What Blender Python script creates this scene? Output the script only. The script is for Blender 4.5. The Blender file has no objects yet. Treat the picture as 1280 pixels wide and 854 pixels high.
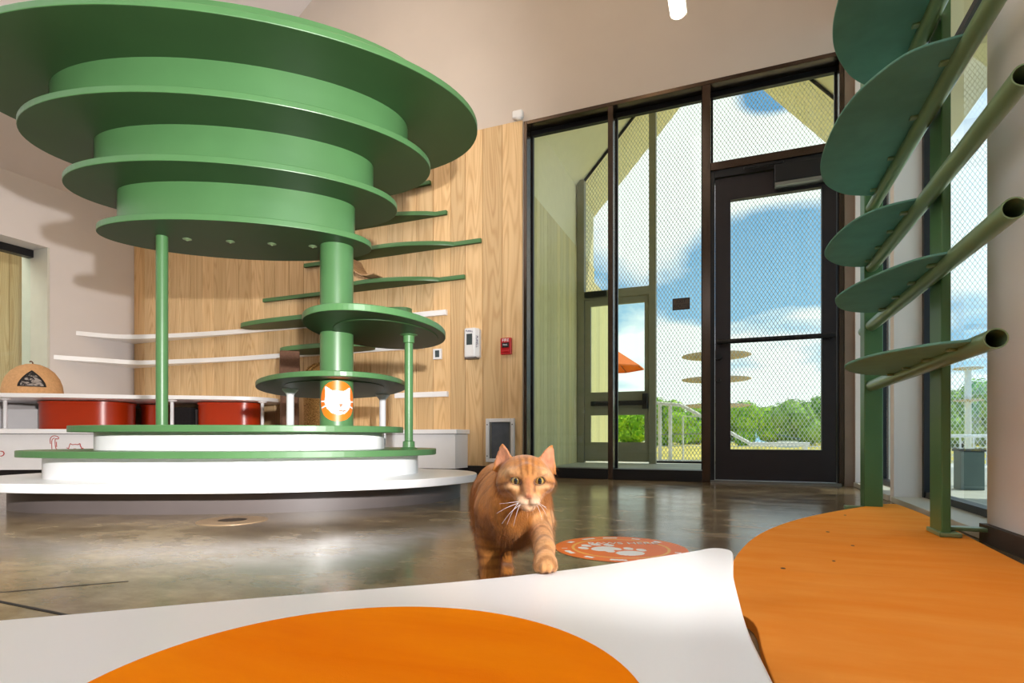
import bpy, bmesh, math, random
import numpy as np
from mathutils import Vector, Matrix, noise as mnoise
random.seed(7)
PI = math.pi
SC = bpy.context.scene
COL = SC.collection

# ------------------------------------------------------------------ camera
TH = math.atan2(280, 700)                  # the camera looks 21.8 degrees left of the room's depth axis
CS, SN = math.cos(TH), math.sin(TH)
CAM_H = 0.32
cam = bpy.data.cameras.new('camera')
cam_o = bpy.data.objects.new('camera', cam)
COL.objects.link(cam_o)
cam_o.location = (0, 0, CAM_H)
cam_o.rotation_euler = (PI / 2, 0, TH)
cam.sensor_width = 36
cam.lens = 36 * 700 / 1280
cam.shift_y = 120 / 1280
cam.clip_start = 0.02
cam.clip_end = 500
SC.camera = cam_o

# ------------------------------------------------------------------ colour management
SC.view_settings.view_transform = 'Standard'
SC.view_settings.look = 'None'
SC.view_settings.gamma = 1
SC.view_settings.exposure = 0.0
SC.view_settings.use_curve_mapping = False
try:
    SC.cycles.max_bounces = 10
    SC.cycles.diffuse_bounces = 5
    SC.cycles.transparent_max_bounces = 24
    SC.cycles.use_denoising = True
    SC.cycles.sample_clamp_indirect = 6
    SC.cycles.caustics_reflective = False
    SC.cycles.caustics_refractive = False
except Exception:
    pass

# ------------------------------------------------------------------ sky
SKY = 1.4
# cloud banks: direction x/y, z/y, half widths, strength (negative = clear blue)
BANKS = [(-0.14, 0.42, 0.11, 0.17, 0.16), (-0.02, 0.50, 0.06, 0.07, 0.14), (0.12, 0.49, 0.08, 0.035, 0.14), (0.05, 0.555, 0.06, 0.035, -0.30), (0.07, 0.395, 0.12, 0.022, 0.13),
         (0.07, 0.31, 0.12, 0.055, -0.16), (0.12, 0.20, 0.05, 0.018, 0.14), (0.04, 0.225, 0.05, 0.015, 0.06), (0.0, 0.10, 0.35, 0.06, 0.12), (-0.09, 0.22, 0.08, 0.04, -0.12), (-0.10, 0.175, 0.05, 0.012, 0.14), (-0.20, 0.20, 0.06, 0.06, -0.08),
         (0.33, 0.35, 0.14, 0.30, 0.12)]
W = bpy.data.worlds.new('sky')
SC.world = W
W.use_nodes = True
nt = W.node_tree
nt.nodes.clear()
def wn(t, **k):
    n = nt.nodes.new(t)
    for a, b in k.items():
        setattr(n, a, b)
    return n
def wmath(op, a, b=None, clamp=False):
    n = wn('ShaderNodeMath', operation=op, use_clamp=clamp)
    for i, v in enumerate((a, b)):
        if v is None: continue
        if isinstance(v, (int, float)): n.inputs[i].default_value = v
        else: nt.links.new(v, n.inputs[i])
    return n.outputs[0]
tc = wn('ShaderNodeTexCoord')
sep = wn('ShaderNodeSeparateXYZ')
nt.links.new(tc.outputs['Generated'], sep.inputs[0])
zc = wmath('MAXIMUM', sep.outputs[2], 0.0)
den = wmath('ADD', zc, 0.22)
cx_ = wmath('DIVIDE', sep.outputs[0], den)
cy_ = wmath('DIVIDE', sep.outputs[1], den)
comb = wn('ShaderNodeCombineXYZ')
nt.links.new(cx_, comb.inputs[0]); nt.links.new(cy_, comb.inputs[1])
comb.inputs[2].default_value = 2.3
nz = wn('ShaderNodeTexNoise')
nz.inputs['Scale'].default_value = 1.25
nz.inputs['Detail'].default_value = 9
nz.inputs['Roughness'].default_value = 0.52
nz.inputs['Distortion'].default_value = 0.25
nt.links.new(comb.outputs[0], nz.inputs['Vector'])
cr = wn('ShaderNodeValToRGB')
cr.color_ramp.elements[0].position = 0.47
cr.color_ramp.elements[1].position = 0.60
ax_ = wmath('DIVIDE', sep.outputs[0], wmath('MAXIMUM', sep.outputs[1], 0.05))
ez_ = wmath('DIVIDE', sep.outputs[2], wmath('MAXIMUM', sep.outputs[1], 0.05))
dens = nz.outputs['Fac']
for (bx, bz, sx, sz, amp) in BANKS:
    e1 = wmath('POWER', wmath('DIVIDE', wmath('SUBTRACT', ax_, bx), sx), 2.0)
    e2 = wmath('POWER', wmath('DIVIDE', wmath('SUBTRACT', ez_, bz), sz), 2.0)
    g_ = wmath('EXPONENT', wmath('MULTIPLY', wmath('ADD', e1, e2), -1.0))
    dens = wmath('ADD', dens, wmath('MULTIPLY', g_, amp))
nt.links.new(dens, cr.inputs[0])
grad = wn('ShaderNodeValToRGB')
grad.color_ramp.elements[0].position = 0.0
grad.color_ramp.elements[0].color = (0.36, 0.64, 0.86, 1)
grad.color_ramp.elements[1].position = 0.55
grad.color_ramp.elements[1].color = (0.07, 0.27, 0.58, 1)
nt.links.new(zc, grad.inputs[0])
mx = wn('ShaderNodeMixRGB')
nt.links.new(cr.outputs[0], mx.inputs[0])
nt.links.new(grad.outputs[0], mx.inputs[1])
mx.inputs[2].default_value = (1.0, 1.02, 1.06, 1)
bg = wn('ShaderNodeBackground')
bg.inputs['Strength'].default_value = SKY
nt.links.new(mx.outputs[0], bg.inputs[0])
wo = wn('ShaderNodeOutputWorld')
nt.links.new(bg.outputs[0], wo.inputs[0])

# ------------------------------------------------------------------ sun, the photographer's flash, added fill spots
def light(name, kind, loc, energy, color, target=None, **k):
    d = bpy.data.lights.new(name, kind)
    d.energy = energy; d.color = color
    for a, b in k.items(): setattr(d, a, b)
    o = bpy.data.objects.new(name, d)
    COL.objects.link(o)
    o.location = loc
    if target is not None:
        o.rotation_euler = (Vector(target) - Vector(loc)).to_track_quat('-Z', 'Y').to_euler()
    return o
light('sun', 'SUN', (22, 26, 50), 3.6, (1, 0.95, 0.86), target=(0, 14, 0), angle=0.01)
LAMP = 20
NEAR_FILL = 24
FLASH = (0.30, 0.0, 0.74)
light('camera_flash', 'SPOT', FLASH, 830, (1.0, 0.97, 0.95), target=(-4.3, 2.62, 2.15), spot_size=math.radians(82), spot_blend=0.55, shadow_soft_size=0.03)
light('subject_fill', 'SPOT', (0.62, 0.42, 0.66), 72, (1.0, 0.97, 0.95), target=(-0.42, 1.06, 0.16), spot_size=math.radians(44), spot_blend=0.9, shadow_soft_size=0.03)  # added spot that brightens the cat from the right
light('bounce_fill', 'SPOT', (-0.8, -1.5, 1.6), 2150, (0.88, 0.96, 1.0), target=(-4.4, -1.0, 3.9), spot_size=math.radians(70), spot_blend=0.5, shadow_soft_size=0.05)  # added unseen spot, bounced off the sloped ceiling as soft fill

# ------------------------------------------------------------------ material helpers
def srgb(r, g, b):
    f = lambda v: (v / 255 / 12.92) if v / 255 <= 0.04045 else ((v / 255 + 0.055) / 1.055) ** 2.4
    return (f(r), f(g), f(b), 1)
class NT:
    def __init__(s, name):
        s.m = bpy.data.materials.new(name); s.m.use_nodes = True
        s.t = s.m.node_tree; s.t.nodes.clear()
        s.out = s.n('ShaderNodeOutputMaterial')
    def n(s, t, **k):
        o = s.t.nodes.new(t)
        for a, b in k.items(): setattr(o, a, b)
        return o
    def set(s, sock, v):
        if hasattr(v, 'node'): s.t.links.new(v, sock)
        else: sock.default_value = v
    def math(s, op, a, b=0.0, clamp=False):
        o = s.n('ShaderNodeMath', operation=op, use_clamp=clamp)
        s.set(o.inputs[0], a); s.set(o.inputs[1], b)
        return o.outputs[0]
    def noise(s, vec, scale, detail=4, rough=0.5, dist=0.0):
        o = s.n('ShaderNodeTexNoise')
        s.set(o.inputs['Vector'], vec); o.inputs['Scale'].default_value = scale
        o.inputs['Detail'].default_value = detail; o.inputs['Roughness'].default_value = rough
        o.inputs['Distortion'].default_value = dist
        return o.outputs['Fac']
    def ramp(s, f, stops):
        o = s.n('ShaderNodeValToRGB')
        e = o.color_ramp.elements
        while len(e) < len(stops): e.new(0.5)
        for i, (p, c) in enumerate(stops): e[i].position = p; e[i].color = c
        s.set(o.inputs[0], f)
        return o.outputs[0]
    def mix(s, f, a, b, mode='MIX'):
        o = s.n('ShaderNodeMixRGB', blend_type=mode)
        s.set(o.inputs[0], f); s.set(o.inputs[1], a); s.set(o.inputs[2], b)
        return o.outputs[0]
    def obj(s): return s.n('ShaderNodeTexCoord').outputs['Object']
    def scaled(s, vec, x, y, z):
        o = s.n('ShaderNodeMapping'); s.set(o.inputs['Vector'], vec)
        o.inputs['Scale'].default_value = (x, y, z)
        return o.outputs[0]
    def bump(s, h, strength=0.3, dist=0.01):
        o = s.n('ShaderNodeBump'); s.set(o.inputs['Height'], h)
        o.inputs['Strength'].default_value = strength; o.inputs['Distance'].default_value = dist
        return o.outputs[0]
    def bsdf(s, color, rough=0.5, metal=0.0, normal=None, spec=None, emit=None, estr=0.0, sheen=0.0, coat=0.0):
        p = s.n('ShaderNodeBsdfPrincipled')
        s.set(p.inputs['Base Color'], color); s.set(p.inputs['Roughness'], rough)
        p.inputs['Metallic'].default_value = metal
        if normal is not None: s.set(p.inputs['Normal'], normal)
        if spec is not None: p.inputs['Specular IOR Level'].default_value = spec
        if emit is not None:
            p.inputs['Emission Color'].default_value = emit; p.inputs['Emission Strength'].default_value = estr
        p.inputs['Sheen Weight'].default_value = sheen
        p.inputs['Coat Weight'].default_value = coat
        s.t.links.new(p.outputs[0], s.out.inputs[0])
        return s.m
def plain(name, color, rough=0.5, metal=0.0, var=0.08, scale=9, bump=0.0, bscale=300, **k):
    n = NT(name); o = n.obj()
    f = n.noise(o, scale, 4)
    lo = tuple(max(0, c * (1 - var)) for c in color[:3]) + (1,)
    hi = tuple(min(1, c * (1 + var)) for c in color[:3]) + (1,)
    c = n.ramp(f, [(0.3, lo), (0.7, hi)])
    nm = n.bump(n.noise(o, bscale, 2), bump, 0.002) if bump else None
    return n.bsdf(c, rough, metal, nm, **k)
M = {}
M['green'] = plain('green_paint', srgb(74, 116, 70), 0.38, var=0.06, scale=5, bump=0.06, bscale=160)
M['green_board'] = plain('dark_green_faces', srgb(40, 68, 34), 0.5, var=0.06, scale=5)  # darker green for the flat faces of discs and shelves
M['green_metal'] = plain('green_coated_metal', srgb(126, 150, 110), 0.3, var=0.06, metal=0.25)
M['green_leaf'] = plain('green_felted_board', srgb(96, 148, 132), 0.75, var=0.07, scale=14, bump=0.1, bscale=240)
M['white'] = plain('white_laminate', srgb(236, 235, 236), 0.28, var=0.015, scale=3)
M['white_paint'] = plain('white_paint', srgb(226, 225, 226), 0.45, var=0.02)
M['wall'] = plain('taupe_wall_paint', srgb(200, 188, 178), 0.85, var=0.025, scale=2.5, bump=0.05, bscale=220)
M['wall_grey'] = plain('grey_wall_paint', srgb(236, 230, 227), 0.85, var=0.02, scale=2.5, bump=0.05, bscale=220)
M['wall_light'] = plain('pale_wall_paint', srgb(208, 201, 199), 0.85, var=0.02, scale=2.5, bump=0.05, bscale=220)
M['ceiling'] = plain('ceiling_paint', srgb(215, 206, 204), 0.9, var=0.02, scale=2)
M['kick'] = plain('grey_plinth_laminate', srgb(96, 88, 86), 0.4, var=0.04)
M['bronze'] = plain('dark_bronze_metal', srgb(84, 70, 60), 0.24, metal=0.85, var=0.06)
M['black'] = plain('black_metal', srgb(24, 23, 26), 0.4, metal=0.2, var=0.1)
M['blacktrim'] = plain('black_rubber', srgb(30, 26, 24), 0.7, var=0.1)
M['brown_base'] = plain('brown_baseboard', srgb(70, 58, 50), 0.6, var=0.1)
M['sill'] = plain('painted_window_sill', srgb(196, 194, 184), 0.5, var=0.03)
M['red'] = plain('red_laminate', srgb(176, 50, 12), 0.3, var=0.06, scale=4)
M['orange_vinyl'] = plain('orange_vinyl', srgb(242, 116, 22), 0.4, var=0.04)
M['orange_canvas'] = plain('orange_canvas', srgb(240, 112, 24), 0.8, var=0.05)
M['white_vinyl'] = plain('white_vinyl', srgb(240, 240, 244), 0.35, var=0.01)
M['brown_vinyl'] = plain('brown_vinyl', srgb(176, 92, 44), 0.4, var=0.03)
M['pale_orange'] = plain('pale_orange_vinyl', srgb(246, 188, 96), 0.45, var=0.05)
M['grey_metal'] = plain('grey_steel', srgb(140, 140, 136), 0.35, metal=0.8, var=0.05)
M['tan_felt'] = plain('tan_felt', srgb(196, 150, 104), 0.95, var=0.1, scale=60, bump=0.3, bscale=400)
M['brown_felt'] = plain('brown_felt', srgb(104, 74, 58), 0.95, var=0.15, scale=60, bump=0.3, bscale=300)
M['dark_felt'] = plain('dark_lining', srgb(30, 26, 26), 0.95, var=0.2, scale=40)
M['porch_frame'] = plain('olive_grey_frame', srgb(146, 140, 118), 0.5, var=0.04)
M['porch_plaster'] = plain('pale_porch_board', srgb(244, 236, 200), 0.85, var=0.02)
M['deck'] = plain('grey_deck', srgb(186, 186, 176), 0.6, var=0.1, scale=4)
M['white_rail'] = plain('white_rail_paint', srgb(235, 235, 235), 0.5, var=0.02)
M['tan_board'] = plain('tan_perch_board', srgb(196, 176, 146), 0.7, var=0.06)
M['red_plastic'] = plain('red_plastic', srgb(176, 22, 28), 0.3, var=0.05)
M['line_red'] = plain('dark_red_line', srgb(176, 44, 34), 0.6, var=0.03)
M['purple'] = plain('dark_purple_print', srgb(58, 44, 92), 0.5, var=0.03)
M['flap'] = plain('smoked_flap', srgb(84, 90, 98), 0.25, var=0.15, scale=20)
M['lcd'] = plain('dark_display', srgb(60, 70, 72), 0.2, var=0.1)
M['trunk'] = plain('tree_bark', srgb(92, 74, 56), 0.9, var=0.3, scale=4)
M['roof_blue'] = plain('blue_grey_roof', srgb(90, 120, 150), 0.6, var=0.1)
M['plaque'] = plain('dark_brown_plaque', srgb(86, 72, 60), 0.4, var=0.05)
M['plaque_edge'] = plain('near_black_print', srgb(22, 18, 18), 0.5, var=0.05)
M['shadow_gap'] = M['blacktrim']

# polished concrete
n = NT('polished_concrete'); o = n.obj()
a = n.noise(o, 1.3, 8, 0.6, 0.4); b = n.noise(n.scaled(o, 1, 1.6, 1), 5, 8, 0.7); s_ = n.noise(o, 130, 2, 0.5)
f = n.math('ADD', n.math('MULTIPLY', a, 0.6), n.math('MULTIPLY', b, 0.4))
c = n.ramp(f, [(0.38, srgb(88, 72, 52)), (0.5, srgb(126, 108, 82)), (0.62, srgb(164, 146, 116))])
c = n.mix(n.ramp(s_, [(0.74, (0, 0, 0, 1)), (0.80, (0.6, 0.6, 0.6, 1))]), c, srgb(190, 180, 160))
r = n.ramp(b, [(0.3, (0.13, 0.13, 0.13, 1)), (0.7, (0.24, 0.24, 0.24, 1))])
M['concrete'] = n.bsdf(c, r, normal=n.bump(b, 0.04, 0.01), spec=0.42)

# planked wood
def wood(name, light_, dark_, axis='x', rough=0.5):
    n = NT(name); o = n.obj()
    geo = n.n('ShaderNodeNewGeometry')
    rnd = geo.outputs['Random Per Island']
    off = n.n('ShaderNodeCombineXYZ')
    n.set(off.inputs[0], n.math('MULTIPLY', rnd, 37.0)); n.set(off.inputs[1], n.math('MULTIPLY', rnd, 11.0)); n.set(off.inputs[2], n.math('MULTIPLY', rnd, 53.0))
    ad = n.n('ShaderNodeVectorMath', operation='ADD')
    n.set(ad.inputs[0], o); n.set(ad.inputs[1], off.outputs[0])
    v = ad.outputs[0]
    big = n.noise(n.scaled(v, 5.5, 5.5, 0.42), 1.0, 2, 0.35)
    rings = n.math('SINE', n.math('MULTIPLY', big, 150.0))
    rings = n.math('MULTIPLY', n.math('ADD', rings, 1.0), 0.5)
    rings = n.math('POWER', rings, 2.2)
    fine = n.noise(n.scaled(v, 130, 130, 2.2), 1.0, 3, 0.6)
    mid = n.noise(n.scaled(v, 22, 22, 0.8), 1.0, 3, 0.6)
    g = n.math('ADD', n.math('MULTIPLY', rings, 0.24), n.math('ADD', n.math('MULTIPLY', fine, 0.30), n.math('MULTIPLY', mid, 0.40)))
    c = n.ramp(g, [(0.20, light_), (0.85, dark_)])
    tint = n.ramp(rnd, [(0.0, (0.86, 0.83, 0.78, 1)), (0.5, (1, 1, 1, 1)), (1.0, (1.06, 1.0, 0.92, 1))])
    c = n.mix(1.0, c, tint, 'MULTIPLY')
    return n.bsdf(c, rough, normal=n.bump(g, 0.05, 0.004))
M['wood'] = wood('ash_plank_wood', srgb(228, 198, 152), srgb(186, 144, 96))
M['wood_pale'] = wood('pale_plank_siding', srgb(240, 228, 176), srgb(216, 202, 146), rough=0.7)
n = NT('plywood'); o = n.obj()
g = n.noise(n.scaled(o, 8, 8, 160), 1, 4, 0.6)
M['ply'] = n.bsdf(n.ramp(g, [(0.3, srgb(206, 170, 128)), (0.7, srgb(150, 108, 72))]), 0.5)
n = NT('wicker'); o = n.obj()
g = n.math('SINE', n.math('MULTIPLY', n.noise(n.scaled(o, 20, 20, 60), 1, 2), 40))
M['wicker'] = n.bsdf(n.ramp(g, [(0.2, srgb(206, 162, 96)), (0.8, srgb(140, 96, 46))]), 0.7)

# orange felted mat
def felt(name, a_, b_):
    n = NT(name); o = n.obj()
    f = n.noise(n.scaled(o, 1, 3.5, 1), 3.0, 6, 0.6, 0.3); g = n.noise(o, 700, 2)
    wr = n.noise(n.scaled(o, 1.0, 7, 1), 1.6, 2, 0.4, 0.6)
    h = n.math('ADD', n.math('MULTIPLY', wr, 3.0), n.math('MULTIPLY', g, 0.12))
    return n.bsdf(n.ramp(f, [(0.3, a_), (0.7, b_)]), 0.95, normal=n.bump(h, 0.35, 0.006), spec=0.05)
M['mat'] = felt('orange_felt', srgb(240, 122, 4), srgb(250, 142, 10))
M['mat_worn'] = felt('worn_orange_felt', srgb(246, 146, 48), srgb(252, 164, 72))

# clear glass pane
def glass(name, tint):
    n = NT(name)
    tr = n.n('ShaderNodeBsdfTransparent'); tr.inputs[0].default_value = tint
    gl = n.n('ShaderNodeBsdfGlossy'); gl.inputs['Roughness'].default_value = 0.01
    fr = n.n('ShaderNodeFresnel'); fr.inputs[0].default_value = 1.45
    m = n.n('ShaderNodeMixShader')
    geo = n.n('ShaderNodeNewGeometry')             # reflect only where light enters the pane
    n.set(m.inputs[0], n.math('MULTIPLY', fr.outputs[0], n.math('SUBTRACT', 1.0, geo.outputs['Backfacing']))); n.t.links.new(tr.outputs[0], m.inputs[1]); n.t.links.new(gl.outputs[0], m.inputs[2])
    n.t.links.new(m.outputs[0], n.out.inputs[0])
    return n.m
M['glass'] = glass('window_glass', (0.93, 0.97, 0.93, 1))
M['glass_green'] = glass('green_tinted_glass', (0.93, 0.99, 0.97, 1))

# woven wire mesh: wires opaque, holes open
def wiremesh(name, ax, pitch, wire, col):
    n = NT(name); o = n.obj()
    sp = n.n('ShaderNodeSeparateXYZ'); n.set(sp.inputs[0], o)
    u = n.math('MULTIPLY', sp.outputs[ax], 1 / pitch); v = n.math('MULTIPLY', sp.outputs[2], 0.62 / pitch)
    def w(x):
        fr = n.math('FRACT', n.math('ADD', x, 1000.0))
        return n.math('LESS_THAN', n.math('ABSOLUTE', n.math('SUBTRACT', fr, 0.5)), wire)
    k = n.math('MAXIMUM', w(n.math('ADD', u, v)), w(n.math('SUBTRACT', u, v)))
    tr = n.n('ShaderNodeBsdfTransparent'); df = n.n('ShaderNodeBsdfPrincipled')
    df.inputs['Base Color'].default_value = col; df.inputs['Roughness'].default_value = 0.5; df.inputs['Metallic'].default_value = 0.3
    m = n.n('ShaderNodeMixShader'); n.set(m.inputs[0], k)
    n.t.links.new(tr.outputs[0], m.inputs[1]); n.t.links.new(df.outputs[0], m.inputs[2]); n.t.links.new(m.outputs[0], n.out.inputs[0])
    return n.m
M['mesh_y'] = wiremesh('steel_wire_mesh', 0, 0.042, 0.075, srgb(240, 242, 240))
# grass and leaves
n = NT('dry_grass'); o = n.obj()
M['grass'] = n.bsdf(n.ramp(n.noise(n.scaled(o, 1, 0.35, 1), 0.8, 6, 0.6), [(0.35, srgb(176, 160, 60)), (0.65, srgb(232, 204, 96))]), 0.95)
def leafmat(name, a_, b_):
    n = NT(name)
    geo = n.n('ShaderNodeNewGeometry')
    return n.bsdf(n.ramp(geo.outputs['Random Per Island'], [(0.0, a_), (1.0, b_)]), 0.7, spec=0.2)
M['leaf_a'] = leafmat('bright_green_leaves', srgb(96, 160, 16), srgb(200, 232, 64))
M['leaf_b'] = leafmat('mid_green_leaves', srgb(96, 146, 44), srgb(184, 214, 100))
n = NT('lit_lamp_lens')
n2_ = NT('added_fill_lens'); M['fill_lens'] = n2_.bsdf((1, 1, 1, 1), 0.4, emit=(0.84, 0.95, 1.08, 1), estr=NEAR_FILL)  # glowing lens of the added fill tube
M['lamp'] = n.bsdf((1, 1, 1, 1), 0.4, emit=(1, 0.95, 0.86, 1), estr=2.5)

# ------------------------------------------------------------------ mesh helpers
def C(r, f, z=0.0):                       # right / forward of the camera's foot -> room coordinates
    return Vector((r * CS - f * SN, r * SN + f * CS, z))
def smooth(bm, on=True):
    for f in bm.faces: f.smooth = on
def put(name, bm, mat, parent=None, bevel=0.0, seg=2, smooth_angle=None, mats=None):
    me = bpy.data.meshes.new(name)
    bmesh.ops.recalc_face_normals(bm, faces=bm.faces[:])
    if parent is not None:
        w = Vector((0, 0, 0)); p = parent
        while p is not None: w += p.location; p = p.parent
        bmesh.ops.translate(bm, verts=bm.verts[:], vec=-w)
    bm.to_mesh(me); bm.free()
    for m in (mats or [mat]): me.materials.append(m)
    ob = bpy.data.objects.new(name, me); COL.objects.link(ob)
    if parent is not None: ob.parent = parent
    if bevel:
        b = ob.modifiers.new('bevel', 'BEVEL'); b.width = bevel; b.segments = seg; b.limit_method = 'ANGLE'; b.angle_limit = math.radians(40)
        b.harden_normals = False
    if smooth_angle is not None:
        for p in me.polygons: p.use_smooth = True
        e = ob.modifiers.new('split', 'EDGE_SPLIT'); e.split_angle = math.radians(smooth_angle)
    return ob
def tag(o, label=None, cat=None, group=None, kind=None):
    if label: o['label'] = label
    if cat: o['category'] = cat
    if group: o['group'] = group
    if kind: o['kind'] = kind
    return o
def empty(name, loc, label, cat, group=None):
    o = bpy.data.objects.new(name, None); COL.objects.link(o); o.location = loc
    o.empty_display_size = 0.1
    return tag(o, label, cat, group)
def box(bm, x0, x1, y0, y1, z0, z1):
    v = [bm.verts.new(p) for p in ((x0, y0, z0), (x1, y0, z0), (x1, y1, z0), (x0, y1, z0), (x0, y0, z1), (x1, y0, z1), (x1, y1, z1), (x0, y1, z1))]
    for f in ((3, 2, 1, 0), (4, 5, 6, 7), (0, 1, 5, 4), (1, 2, 6, 5), (2, 3, 7, 6), (3, 0, 4, 7)):
        bm.faces.new([v[i] for i in f])
    return bm
def BX(*a):
    bm = bmesh.new(); box(bm, *a); return bm
def prism(bm, pts, z0, z1):               # pts: plan outline as Vectors / tuples in room coordinates
    lo = [bm.verts.new((p[0], p[1], z0)) for p in pts]; hi = [bm.verts.new((p[0], p[1], z1)) for p in pts]
    k = len(pts)
    bm.faces.new(hi); bm.faces.new(lo[::-1])
    for i in range(k): bm.faces.new((lo[i], lo[(i + 1) % k], hi[(i + 1) % k], hi[i]))
    return bm
def PR(pts, z0, z1):
    bm = bmesh.new(); prism(bm, pts, z0, z1); return bm
def ell(cr, cf, a, b, ang, k=96, off=0.0):  # ellipse outline, given in right / forward coordinates
    out = []
    for i in range(k):
        t = 2 * PI * i / k
        p, q = (a + off) * math.cos(t), (b + off) * math.sin(t)
        out.append(C(cr + p * math.cos(ang) - q * math.sin(ang), cf + p * math.sin(ang) + q * math.cos(ang)))
    return out
def spline(pts, closed=True, sub=8):
    out = []; k = len(pts)
    P = [Vector(p) for p in pts]
    rng = range(k) if closed else range(k - 1)
    for i in rng:
        if closed: p0, p1, p2, p3 = P[(i - 1) % k], P[i], P[(i + 1) % k], P[(i + 2) % k]
        else: p0, p1, p2, p3 = P[max(i - 1, 0)], P[i], P[i + 1], P[min(i + 2, k - 1)]
        for j in range(sub):
            t = j / sub
            out.append(0.5 * ((2 * p1) + (-p0 + p2) * t + (2 * p0 - 5 * p1 + 4 * p2 - p3) * t * t + (-p0 + 3 * p1 - 3 * p2 + p3) * t ** 3))
    if not closed: out.append(P[-1])
    return out
def tube(bm, pts, rad, seg=12, cap=True):
    pts = [Vector(p) for p in pts]; rings = []
    rr = rad if isinstance(rad, (list, tuple)) else [rad] * len(pts)
    up = None
    for i, p in enumerate(pts):
        d = (pts[min(i + 1, len(pts) - 1)] - pts[max(i - 1, 0)]).normalized()
        if up is None:
            up = Vector((0, 0, 1)) if abs(d.z) < 0.9 else Vector((1, 0, 0))
        s = d.cross(up).normalized(); u = s.cross(d).normalized(); up = u
        rings.append([bm.verts.new(p + (s * math.cos(2 * PI * j / seg) + u * math.sin(2 * PI * j / seg)) * rr[i]) for j in range(seg)])
    for a, b in zip(rings, rings[1:]):
        for j in range(seg): bm.faces.new((a[j], a[(j + 1) % seg], b[(j + 1) % seg], b[j]))
    if cap: bm.faces.new(rings[0][::-1]); bm.faces.new(rings[-1])
    return bm
def TB(pts, rad, seg=20, cap=True):
    bm = bmesh.new(); tube(bm, pts, rad, seg, cap); return bm
def lathe(bm, cx, cy, prof, seg=32):       # prof: (radius, z) from bottom to top
    rings = []
    for r, z in prof:
        rings.append([bm.verts.new((cx + r * math.cos(2 * PI * j / seg), cy + r * math.sin(2 * PI * j / seg), z)) for j in range(seg)])
    for a, b in zip(rings, rings[1:]):
        for j in range(seg): bm.faces.new((a[j], a[(j + 1) % seg], b[(j + 1) % seg], b[j]))
    bm.faces.new(rings[0][::-1]); bm.faces.new(rings[-1])
    return bm
def LT(*a, **k):
    bm = bmesh.new(); lathe(bm, *a, **k); return bm
def text(name, body, size, mat, parent, loc, rot, extrude=0.0005, align='CENTER'):
    cu = bpy.data.curves.new(name, 'FONT'); cu.body = body; cu.size = size; cu.extrude = extrude
    cu.align_x = align; cu.align_y = 'CENTER'
    tmp = bpy.data.objects.new(name + '_tmp', cu); COL.objects.link(tmp)
    bpy.context.view_layer.update()
    me = bpy.data.meshes.new_from_object(tmp.evaluated_get(bpy.context.evaluated_depsgraph_get()))
    bpy.data.objects.remove(tmp); me.materials.clear(); me.materials.append(mat)
    o = bpy.data.objects.new(name, me); COL.objects.link(o)
    w = Vector((0, 0, 0)); p = parent
    while p is not None: w += p.location; p = p.parent
    o.parent = parent; o.location = Vector(loc) - w; o.rotation_euler = rot
    return o
def inpoly(x, y, P):
    r = False; k = len(P)
    for i in range(k):
        x0, y0 = P[i]; x1, y1 = P[(i + 1) % k]
        if (y0 > y) != (y1 > y) and x < (x1 - x0) * (y - y0) / (y1 - y0) + x0: r = not r
    return r
def struct(name, bm, m, **k):
    return tag(put(name, bm, m, **k), kind='structure')

# ================================================================== room shell
YB = 4.23          # back wall
XL, XR = -6.2, 0.72
YF = -3.0          # wall behind the camera
struct('floor', BX(XL - 0.6, XR + 0.02, YF - 0.2, YB + 0.16, -0.12, 0.0), M['concrete'])
# saw cuts of the slab: thin sealed joints
bm = bmesh.new()
def strip(bm, a, b, w, z0, z1):
    a, b = Vector(a), Vector(b); d = (b - a).normalized(); s = Vector((-d.y, d.x)) * w / 2
    prism(bm, [a - s, b - s, b + s, a + s], z0, z1)
strip(bm, (-1.536, 0.551), (-1.254, 0.839), 0.005, -0.01, 0.0008)
struct('trim_1', bm, M['blacktrim'])
bm = bmesh.new(); strip(bm, (-1.817, 0.652), (-0.990, 0.635), 0.008, -0.01, 0.0009)
struct('trim_3', bm, M['blacktrim'])
bm = bmesh.new()
box(bm, XL - 0.6, -1.592, YB, YB + 0.2, 0, 6.0)
box(bm, -1.592, XR + 0.2, YB, YB + 0.2, 2.87, 6.0)
struct('wall_back', bm, M['wall'])
bm = bmesh.new()                                            # narrow pier between the door and the right wall
box(bm, 0.662, XR + 0.02, YB - 0.01, YB + 0.2, 0, 2.87)
struct('wall_pier', bm, plain('bronze_tan_pier', srgb(128, 108, 92), 0.6))
# planked cladding
bm = bmesh.new()
x = -1.594; k = 0
rw = random.Random(3)
while x > XL + 0.01:
    w = rw.choice((0.168, 0.176, 0.160, 0.138)); x0 = max(x - w, XL + 0.002)
    box(bm, x0 + 0.0015, x - 0.0015, YB - 0.022, YB - 0.002, 0.085, 2.872); x -= w
struct('wall_back_cladding', bm, M['wood'], bevel=0.0025, seg=1)
struct('baseboard_back', BX(XL, -1.594, YB - 0.02, YB, 0, 0.083), M['blacktrim'])
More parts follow.
